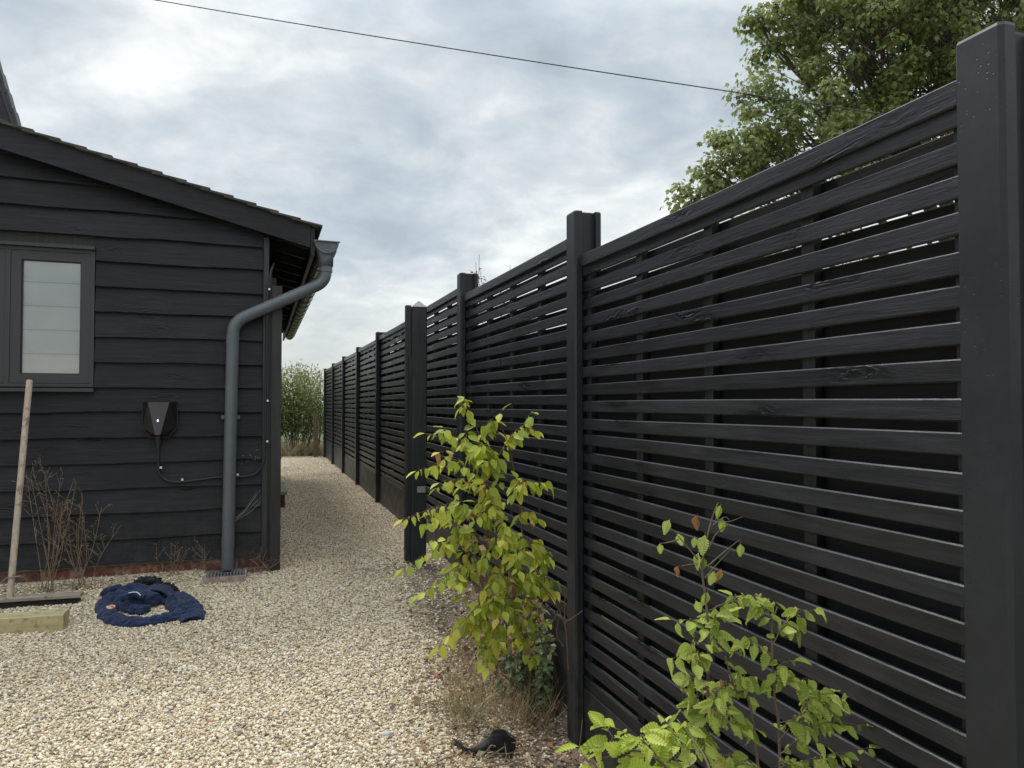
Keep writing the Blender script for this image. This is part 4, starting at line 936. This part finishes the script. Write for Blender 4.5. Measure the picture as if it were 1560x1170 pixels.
shrub('hornbeam_shrub', 'low spray of large bright yellow-green leaves cropped by the bottom edge of the photo', b4, m3, br3, [leaf_mesh('leaf', leafmat('bright_leaf', [(0, (.34, .43, .06)), (.5, (.46, .55, .09)), (1., (.56, .60, .14))]), seed=i, droop=.12+.1*i, fold=.10+.06*i, W_=.56, tooth=.09, pleat=.024) for i in range(3)], .046, .015, 47, dead=0, hang=.45, limit=290, stemr=.0035, restmat=m_restB, subf=.6)

# privet-like grey-green weeds and rusty twigs beside the second post
def bushy(name, label, cat, B0, h, nst, spread, nleaf, sz, mat, smat, seed, tmpl=(LT, LTF), dirx=0, fill=(.15, 1), r0=.004, tmean=.5):
    r = random.Random(seed); t = thing(name, label, cat, B0); sm = MB(); P1, D1, U1, S1, T1 = [], [], [], [], []
    for s in range(nst):
        tip = B0+Vector((r.gauss(dirx, spread), r.gauss(0, spread), h*r.uniform(.5, 1.0))); tip.x = min(tip.x, XF-.02)
        path = spline([B0+Vector((r.gauss(0, .03), r.gauss(0, .03), -.01)), (B0+tip)/2+Vector((r.gauss(0, .05), r.gauss(0, .05), .05)), tip], 8); sm.tube(path, r0, 5, r1=r0*.3)
        for k in range(3):
            i = r.randrange(4, len(path)-1); q = path[i]+Vector((r.gauss(0, .06), r.gauss(0, .06), r.uniform(.02, .09))); q.x = min(q.x, XF-.015); sm.tube([path[i], (path[i]+q)/2+Vector((0, 0, -.01)), q], r0*.4, 4, r1=r0*.2)
        for i in range(nleaf):
            f = r.uniform(*fill); p = path[int(f*(len(path)-1))]; off = rv(r, .028); pp_ = p+off; pp_.x = min(pp_.x, XF-.03)
            P1.append(pp_); D1.append(off.normalized()+Vector((0, -.2, -.2))); U1.append(Vector((-.3, -.4, 1))+rv(r, .4)); S1.append(sz*r.uniform(.6, 1.2)); T1.append(min(1, max(0, r.gauss(tmean, .25))))
    obj('stem', sm, smat, t, smooth=True)
    if nleaf: batch_leaves('foliage', mat, t, P1, D1, U1, S1, T1, *tmpl)
    return t
Bq = ground_at(852, 1085, 0)
bushy('privet_weed', 'low grey-green leafy weed at the foot of the second fence post', 'weed', Bq, .50, 15, .10, 26, .045, m_privet, m_stem, 61, r0=.005)
Bq2 = ground_at(812, 1072, 0)
bushy('bramble_weed', 'dark green low weed spreading in the dry litter below the tall shrub', 'weed', Bq2, .30, 16, .12, 16, .05, m_privet, m_stem, 62, tmean=.2)
Bq3 = ground_at(858, 1060, 0); rt = bushy('rusty_twig_shrub', 'bare rusty brown twigs between the tall shrub and the second post', 'shrub', Bq3, .72, 4, .035, 0, .03, m_dead, m_twig, 63, r0=.007)
mb = MB(); 
for pth in [[(866, 1020), (862, 960), (852, 930), (838, 905), (812, 880)], [(858, 950), (875, 940), (888, 930)], [(862, 960), (860, 930), (862, 890)], [(850, 930), (840, 950), (828, 945)], [(858, 985), (848, 965), (852, 940)]]:
    mb.tube(spline([at(a, b, 2.98) for a, b in pth], 5), .0036, 5, r1=.0012)
obj('twig', mb, m_twig, rt, smooth=True)
# dead seed heads / brown clusters in the tall shrub
r = random.Random(8); P1, D1, U1, S1, T1 = [], [], [], [], []
for (px, py, n, s_) in [(795, 590+60, 0, 0), (738, 820, 60, 22), (780, 900, 26, 14), (735, 905, 30, 16), (818, 920, 26, 14), (795, 980, 34, 20), (720, 985, 20, 18), (700, 1010, 24, 22)]:
    for i in range(n):
        P1.append(at(px+r.gauss(0, s_), py+r.gauss(0, s_), 2.95+r.gauss(0, .05))); D1.append(rv(r)+Vector((0, 0, -.6))); U1.append(rv(r)); S1.append(r.uniform(.018, .045)); T1.append(r.random())
batch_leaves('dead_leaves', m_litter, sh1, P1, D1, U1, S1, T1, LT, LTF)

# dry grass, twigs and litter at the foot of the fence
spots = []
r = random.Random(77)
for i in range(26):
    g = ground_at(r.uniform(690, 850), r.uniform(985, 1120)); spots.append((g.x, g.y, .05))
blades('dry_grass', 'pale dry grass and stalks tangled under the tall shrub', 'dry grass', spots, m_straw, 34, .24, .006, 32, .6)
spots = [(ground_at(px, py).x, ground_at(px, py).y, .03) for px, py in [(735, 985), (750, 1000), (765, 1010), (780, 1010), (745, 1030), (790, 1020)]]
blades('dry_stalks', 'upright thin dry stalks at the base of the tall shrub', 'dry grass', spots, m_straw, 22, .50, .004, 33, .14)
g = ground_at(690, 1088); blades('grass_tuft', 'small pale green grass tuft in the gravel above the rubber scrap', 'grass tuft', [(g.x, g.y, .035), (g.x+.05, g.y-.02, .025)], m_grass, 45, .075, .02, 34, .9)
g = ground_at(700, 912); 
P1, D1, U1, S1, T1 = [], [], [], [], []
r = random.Random(91)
for i in range(900):
    px, py = r.gauss(775, 70), r.uniform(960, 1175); 
    if r.random() < .25: px, py = r.gauss(690, 40), r.uniform(880, 1080)
    p = ground_at(px, py, .006+.012*r.random())
    if p.x > XF-.02: p.x = XF-.03-.1*r.random()
    P1.append(p); D1.append(Vector((r.gauss(0, 1), r.gauss(0, 1), r.gauss(0, .25)))); U1.append(Vector((0, 0, 1))+rv(r, .3)); S1.append(r.uniform(.012, .045)); T1.append(r.random())
o = batch_leaves('leaf_litter', m_litter, None, P1, D1, U1, S1, T1, LT, LTF); tag(o, 'brown leaf litter scattered on the soil at the foot of the fence', 'leaf litter')
mb = MB()
for i in range(170):
    px, py = r.gauss(770, 65), r.uniform(970, 1170); p = ground_at(px, py, .008); 
    if p.x > XF-.05: continue
    a = r.uniform(0, 6.3); l_ = r.uniform(.04, .16); q = p+Vector((math.cos(a)*l_, math.sin(a)*l_, r.uniform(-.004, .03)))
    if q.x > XF-.02: continue
    mb.tube([p, (p+q)/2+rv(r, .008), q], r.uniform(.0012, .0028), 4)
o = obj('dry_twigs', mb, m_weed); o['kind'] = 'stuff'; tag(o, 'scattered dry twigs on the soil below the fence', 'twigs')
for (px0, py0, px1, py1, lb) in [(898, 1150, 905, 1105, 'thin pale dry stalk standing in the bottom corner beside the black post foot'),]:
    p = ground_at(885, 1165); t = thing('dry_stalk', lb, 'dry stalk', p); 
    for (a, b, c, d) in [(0, .03, .16, .02), (.02, .0, .13, .06), (-.02, .02, .10, -.05)]:
        mb = MB(); mb.tube([p+Vector((a, b, 0)), p+Vector((a+d*.5, b, c*.5)), p+Vector((a+d, b, c))], .0016, 4); obj('stalk', mb, m_weed, t)

# dried weeds against the cladding
def dryweed(label, a, b, h, nst, seed, spread=.10, dens=1.):
    B0 = Vector(H(a, b, 0)); B0.z = G(B0.x, B0.y); r = random.Random(seed); t = thing('dry_weed', label, 'dried weed', B0); sm = MB(); seedm = MB()
    for s in range(nst):
        tip = B0+Vector((r.gauss(0, spread), r.gauss(-.02, .03), h*r.uniform(.55, 1.))); pth = spline([B0+Vector((r.gauss(0, .03), r.gauss(0, .015), 0)), (B0+tip)/2+Vector((r.gauss(0, .02), 0, 0)), tip], 8)
        sm.tube(pth, .0026, 5, r1=.001)
        for k in range(int(7*dens)):
            i = r.randrange(len(pth)//3, len(pth)); up_ = Vector((r.gauss(0, .035), r.gauss(0, .02), r.uniform(.02, .09))); q = pth[i]+up_; sm.tube([pth[i], pth[i]+up_*.5+rv(r, .004), q], .0011, 3)
            for m in range(3):
                c = q+rv(r, .010); sm.tube([q, c], .0006, 3); s_ = .0030
                seedm.add([c+Vector((s_, 0, 0)), c+Vector((-s_, 0, 0)), c+Vector((0, s_, 0)), c+Vector((0, -s_, 0)), c+Vector((0, 0, s_)), c+Vector((0, 0, -s_))], [(0,2,4),(2,1,4),(1,3,4),(3,0,4),(2,0,5),(1,2,5),(3,1,5),(0,3,5)])
    obj('stalk', sm, m_weed, t); o = obj('seed_heads', seedm, m_weed, t); return t
dryweed('tall dry brown weed by the cladding nearest the broom handle', 1.275, -.16, .74, 11, 1, .085)
dryweed('dry brown seeding weed by the cladding, right of the taller clump', 1.12, -.15, .66, 8, 2, .095)
dryweed('short dry weed sprout against the brick plinth left of the downpipe', .60, -.09, .14, 6, 3, .05, .5)
dryweed('single thin dry weed stem just left of the downpipe foot', .40, -.07, .25, 2, 4, .02, .8)
dryweed('small dry weed at the foot of the corner board', .05, -.10, .17, 4, 5, .05, .4)
blades('wall_foot_litter', 'dry debris and short dead grass along the brick plinth', 'dry grass', [(H(.3+.1*i, -.06-.03*(i % 3), 0)[0], H(.3+.1*i, -.06, 0)[1]-.03*(i % 3), .045) for i in range(15)], m_straw, 16, .045, .03, 35, 1.2)

# ------------------------------------------------------------------ BROOM, BEAM
bm = thing('timber_beam', 'pale sawn timber beam lying in front of the broom head', 'timber beam', ground_at(40, 965))
e1 = ground_at(96, 962); e1b = ground_at(97, 962); dirb = (ground_at(0, 968)-e1).normalized(); dirb.z = 0; dirb.normalize(); nb_ = Vector((-dirb.y, dirb.x, 0)); 
if nb_.y < 0: nb_ = -nb_
mb = MB(); z0 = e1.z-.012; prof = cprof(0, .115, 0, .098, .004); mb.prism(prof, 0, 1.1, lambda u, v, t: e1+nb_*u+dirb*t+Vector((0, 0, v-.012))); obj('beam', mb, m_beam, bm, origin=e1+dirb*.5)
br_ = thing('broom', 'wooden yard broom with weathered head, its long handle leaning against the window', 'broom', ground_at(30, 925))
hb = ground_at(122, 921); prof = cprof(0, .075, 0, .022, .004)
hd = dirb.copy()
mb = MB(); mb.prism(prof, 0, .80, lambda u, v, t: hb+nb_*u+hd*t+Vector((0, 0, v+.036))); 
mb.v = [tuple(v) for v in mb.v]; obj('head', mb, m_stock, br_, origin=hb+hd*.3)
mb = MB(); mb.prism([(0.004, 0), (.071, 0), (.066, .0355), (.010, .0355)], .012, .79, lambda u, v, t: hb+nb_*u+hd*t+Vector((0, 0, v-.004))); obj('bristles', mb, m_brist, br_)
htop = at(45, 579, 4.53); hbot = hb+hd*.355+nb_*.037+Vector((0, 0, .05))
mb = MB(); dv2 = (htop-hbot).normalized(); mb.tube([hbot, hbot+dv2*.5, htop-dv2*.010, htop-dv2*.003, htop], lambda f: .0172 if f < .6 else (.0165 if f < .8 else .010), 14); obj('handle', mb, m_handle, br_, smooth=True, origin=(hbot+htop)/2)
mb = MB(); q0 = hbot+dv2*.0; mb.tube([hbot+dv2*.10+Vector((-.10, .02, -.06)), hbot+dv2*.115+Vector((-.02, -.02, 0)), hbot+dv2*.12+Vector((.05, -.02, .0))], .004, 6); obj('brace', mb, m_gal, br_)

# ------------------------------------------------------------------ CLOTHES on the gravel
def softmesh(name, tubes, mat, parent, voxel=.006, disp=.010, sc=.05):
    mb = MB()
    for pts, r0, fl_ in tubes:
        q = spline(pts, 6); s0 = len(mb.v); mb.tube(q, r0, 12)
        # flatten heights towards the ground
        for i in range(s0, len(mb.v)):
            x, y, z = mb.v[i]; g = G(x, y); mb.v[i] = (x, y, max(g+.002, g+(z-g)*fl_))
    o = obj(name, mb, mat, parent, smooth=True)
    rm = o.modifiers.new('remesh', 'REMESH'); rm.mode = 'VOXEL'; rm.voxel_size = voxel; rm.use_smooth_shade = True
    sm_ = o.modifiers.new('smooth', 'SMOOTH'); sm_.iterations = 3; sm_.factor = .6
    tx = bpy.data.textures.new(name+'_wrinkle', 'CLOUDS'); tx.noise_scale = sc; tx.noise_depth = 2; tx.noise_type = 'SOFT_NOISE'
    dm = o.modifiers.new('wrinkles', 'DISPLACE'); dm.texture = tx; dm.strength = disp*2; dm.mid_level = .5
    tx2 = bpy.data.textures.new(name+'_fold', 'MARBLE'); tx2.noise_scale = sc*.9; tx2.turbulence = 9; tx2.marble_type = 'SHARP'
    d2_ = o.modifiers.new('folds', 'DISPLACE'); d2_.texture = tx2; d2_.strength = disp*1.2; d2_.mid_level = .6
    return o
def gp_(px, py, h=.02): return ground_at(px, py, h)
sw = thing('sweatshirt', 'navy blue sweatshirt dropped in a loop on the gravel', 'sweatshirt', gp_(225, 935, 0))
softmesh('body', [([gp_(164, 910, .03), gp_(188, 907, .045), (gp_(215, 908, .05))], .075, .58), ([gp_(180, 916, .03), gp_(205, 914, .04), gp_(228, 918, .035)], .060, .8), ([gp_(205, 903, .04), gp_(222, 912, .04), gp_(236, 916, .04)], .055, .9),
   ([gp_(166, 913, .02), gp_(160, 926, .02), gp_(172, 940, .02), gp_(200, 946, .02), gp_(232, 944, .018), gp_(262, 940, .014), gp_(276, 936, .012)], .052, .56),
   ([gp_(225, 905, .03), gp_(250, 903, .03), gp_(272, 908, .025), gp_(289, 920, .02), gp_(297, 934, .018), gp_(294, 944, .014)], .056, .52), ([gp_(186, 922, .02), gp_(205, 929, .02), gp_(224, 931, .02)], .042, .8), ([gp_(230, 919, .0), gp_(236, 914, .0), gp_(243, 908, .0)], .066, .9), ([gp_(284, 940, .0), gp_(289, 949, .0)], .032, .8), ([gp_(248, 907, .02), gp_(262, 914, .03), gp_(274, 924, .03), gp_(286, 936, .02)], .050, .58), ([gp_(178, 903, .05), gp_(205, 899, .06), gp_(228, 903, .05)], .036, 1.), ([gp_(186, 912, .085), gp_(205, 905, .09), gp_(221, 910, .08)], .018, 1.), ([gp_(255, 905, .06), gp_(272, 914, .055), gp_(284, 928, .045)], .014, 1.)], m_navy, sw, voxel=.005, disp=.011, sc=.07)
# ribbed waistband and cuffs
def ribband(pts, r0, name='ribbed_band', n=10, m=m_rib):
    mb = MB(); q = spline(pts, n)
    for i in range(len(q)-1):
        f0 = 1.0 if i % 2 else .90
        mb.tube([q[i], q[i+1]], r0*f0, 9)
    obj(name, mb, m, sw, smooth=True)
def halfband(c0, c1, span, rad, name):
    mb = MB(); c0 = Vector(c0); c1 = Vector(c1); ax = (c1-c0); n = 26
    s_ = Vector((ax.y, -ax.x, 0)).normalized()
    for j, c in enumerate((c0, c1)):
        for i in range(n+1):
            t = math.pi*i/n; rr_ = rad*(1.03 if i % 2 else .97); mb.v.append(tuple(c+s_*(math.cos(t)*rr_*span)+Vector((0, 0, math.sin(t)*rr_))))
    for i in range(n): mb.f.append((i, i+1, n+1+i+1, n+1+i))
    o = obj(name, mb, m_rib, sw, smooth=False); sd_ = o.modifiers.new('thick', 'SOLIDIFY'); sd_.thickness = .006; return o
halfband(gp_(231, 920, .006), gp_(241, 910, .006), 1.25, .074, 'ribbed_waistband')
halfband(gp_(284, 944, -.008), gp_(290, 952, -.010), 1.35, .034, 'ribbed_cuff')
halfband(gp_(258, 937, -.006), gp_(268, 936, -.006), 1.0, .036, 'ribbed_cuff')
softmesh('hood', [([gp_(158, 906, .03), gp_(172, 899, .06), gp_(186, 897, .07)], .028, 1.), ([gp_(156, 909, .015), gp_(170, 905, .03)], .018, 1.)], m_rib, sw, disp=.006)
mb = MB(); c = gp_(170, 917, .099); n = 14; mb.v = [(c.x+.022*math.cos(2*math.pi*i/n), c.y-.02+.018*math.sin(2*math.pi*i/n), c.z-.02-.006*math.sin(2*math.pi*i/n)*-1) for i in range(n)]; mb.f = [tuple(range(n))]
o = obj('chest_print', mb, m_print, sw); sd_ = o.modifiers.new('thick', 'SOLIDIFY'); sd_.thickness = .002
mb = MB(); mb.tube(spline([gp_(196, 903, .135), gp_(208, 902, .145), gp_(214, 907, .13)], 4), .0022, 5); obj('drawcord', mb, m_white, sw)
bg = thing('black_garment', 'crumpled black garment lying behind the navy sweatshirt', 'garment', gp_(235, 895, 0))
softmesh('fabric', [([gp_(212, 893, .03), gp_(226, 889, .07), gp_(243, 892, .05)], .045, 1.), ([gp_(235, 894, .03), gp_(258, 898, .03), gp_(265, 904, .02)], .036, 1.), ([gp_(214, 892, .06), gp_(226, 887, .09), gp_(240, 891, .07)], .022, 1.)], m_blackcloth, bg, disp=.014, sc=.03)

# ------------------------------------------------------------------ rubber scrap
g0 = ground_at(738, 1142); 
mb = MB()
top_e = [(688, 1124, .015), (699, 1129, .035), (708, 1139, .02), (720, 1139, .03), (735, 1127, .05), (750, 1119, .065), (768, 1118, .07), (786, 1127, .06)]
mid_e = [(693, 1134, .012), (702, 1141, .012), (712, 1145, .008), (724, 1146, .015), (740, 1138, .035), (755, 1132, .045), (770, 1136, .035), (785, 1139, .03)]
bot_e = [(690, 1130, .010), (700, 1144, .005), (714, 1149, .004), (728, 1149, .004), (744, 1145, .012), (758, 1146, .012), (772, 1152, .004), (781, 1155, .004)]
rows_ = [spline([ground_at(*p) for p in e_], 5) for e_ in (top_e, mid_e, bot_e)]; nr = len(rows_[0])
cols_ = [spline([rows_[0][i], rows_[1][i], rows_[2][i]], 4) for i in range(nr)]; nc_ = len(cols_[0])
for c_ in cols_: mb.v += [tuple(p) for p in c_]
for i in range(nr-1):
    for j in range(nc_-1): mb.f.append((i*nc_+j, i*nc_+j+1, (i+1)*nc_+j+1, (i+1)*nc_+j))
o0 = len(mb.v); fl_a = [ground_at(744, 1124, .055), ground_at(752, 1112, .05), ground_at(768, 1112, .045), ground_at(787, 1124, .05)]; fl_b = [ground_at(750, 1136, .01), ground_at(757, 1128, .012), ground_at(771, 1128, .012), ground_at(784, 1136, .01)]
ra, rb2 = spline(fl_a, 4), spline(fl_b, 4); mb.v += [tuple(p) for p in ra]+[tuple(p) for p in rb2]; n_ = len(ra)
for i in range(n_-1): mb.f.append((o0+i, o0+i+1, o0+n_+i+1, o0+n_+i))
o = obj('rubber_scrap', mb, m_rubber, smooth=True, origin=g0); sd_ = o.modifiers.new('thick', 'SOLIDIFY'); sd_.thickness = .004; tag(o, 'curled torn strip of black rubber on the gravel near the bottom edge', 'rubber scrap')
# a few larger stones and a brick chip
for i, (px, py, s_, lb, col) in enumerate([(690, 925, .022, 'grey stone in the gravel left of the tall shrub foot', (.16, .16, .16)), (668, 1030, .020, 'orange brick chip in the gravel left of the shrub base', (.42, .15, .08)), (705, 1057, .018, 'pinkish red chip among the litter beside the shrub base', (.40, .17, .15)), (590, 1118, .020, 'pale grey flat stone in the gravel left of the rubber scrap', (.42, .43, .43)), (730, 1090, .020, 'buff rounded stone between grass tuft and rubber scrap', (.50, .43, .32))]):
    p = ground_at(px, py, .008); mm_ = MT('stone_%d' % i, col, .8).m; rr_ = random.Random(i); mb = MB(); n = 8; q = 5
    mb.v.append((p.x, p.y, p.z+s_*.55))
    for j in range(1, q):
        for k in range(n):
            th = math.pi*j/q; ph = 2*math.pi*k/n; w_ = s_*rr_.uniform(.82, 1.1); mb.v.append((p.x+w_*1.25*math.sin(th)*math.cos(ph), p.y+w_*.8*math.sin(th)*math.sin(ph), p.z+w_*.5*math.cos(th)))
    mb.v.append((p.x, p.y, p.z-s_*.5))
    for k in range(n): mb.f.append((0, 1+k, 1+(k+1) % n)); mb.f.append((1+(q-2)*n+(k+1) % n, 1+(q-2)*n+k, len(mb.v)-1))
    for j in range(q-2):
        for k in range(n): mb.f.append((1+j*n+k, 1+(j+1)*n+k, 1+(j+1)*n+(k+1) % n, 1+j*n+(k+1) % n))
    o = obj('stone', mb, mm_, smooth=(i not in (1, 2)), origin=p); tag(o, lb, 'stone')
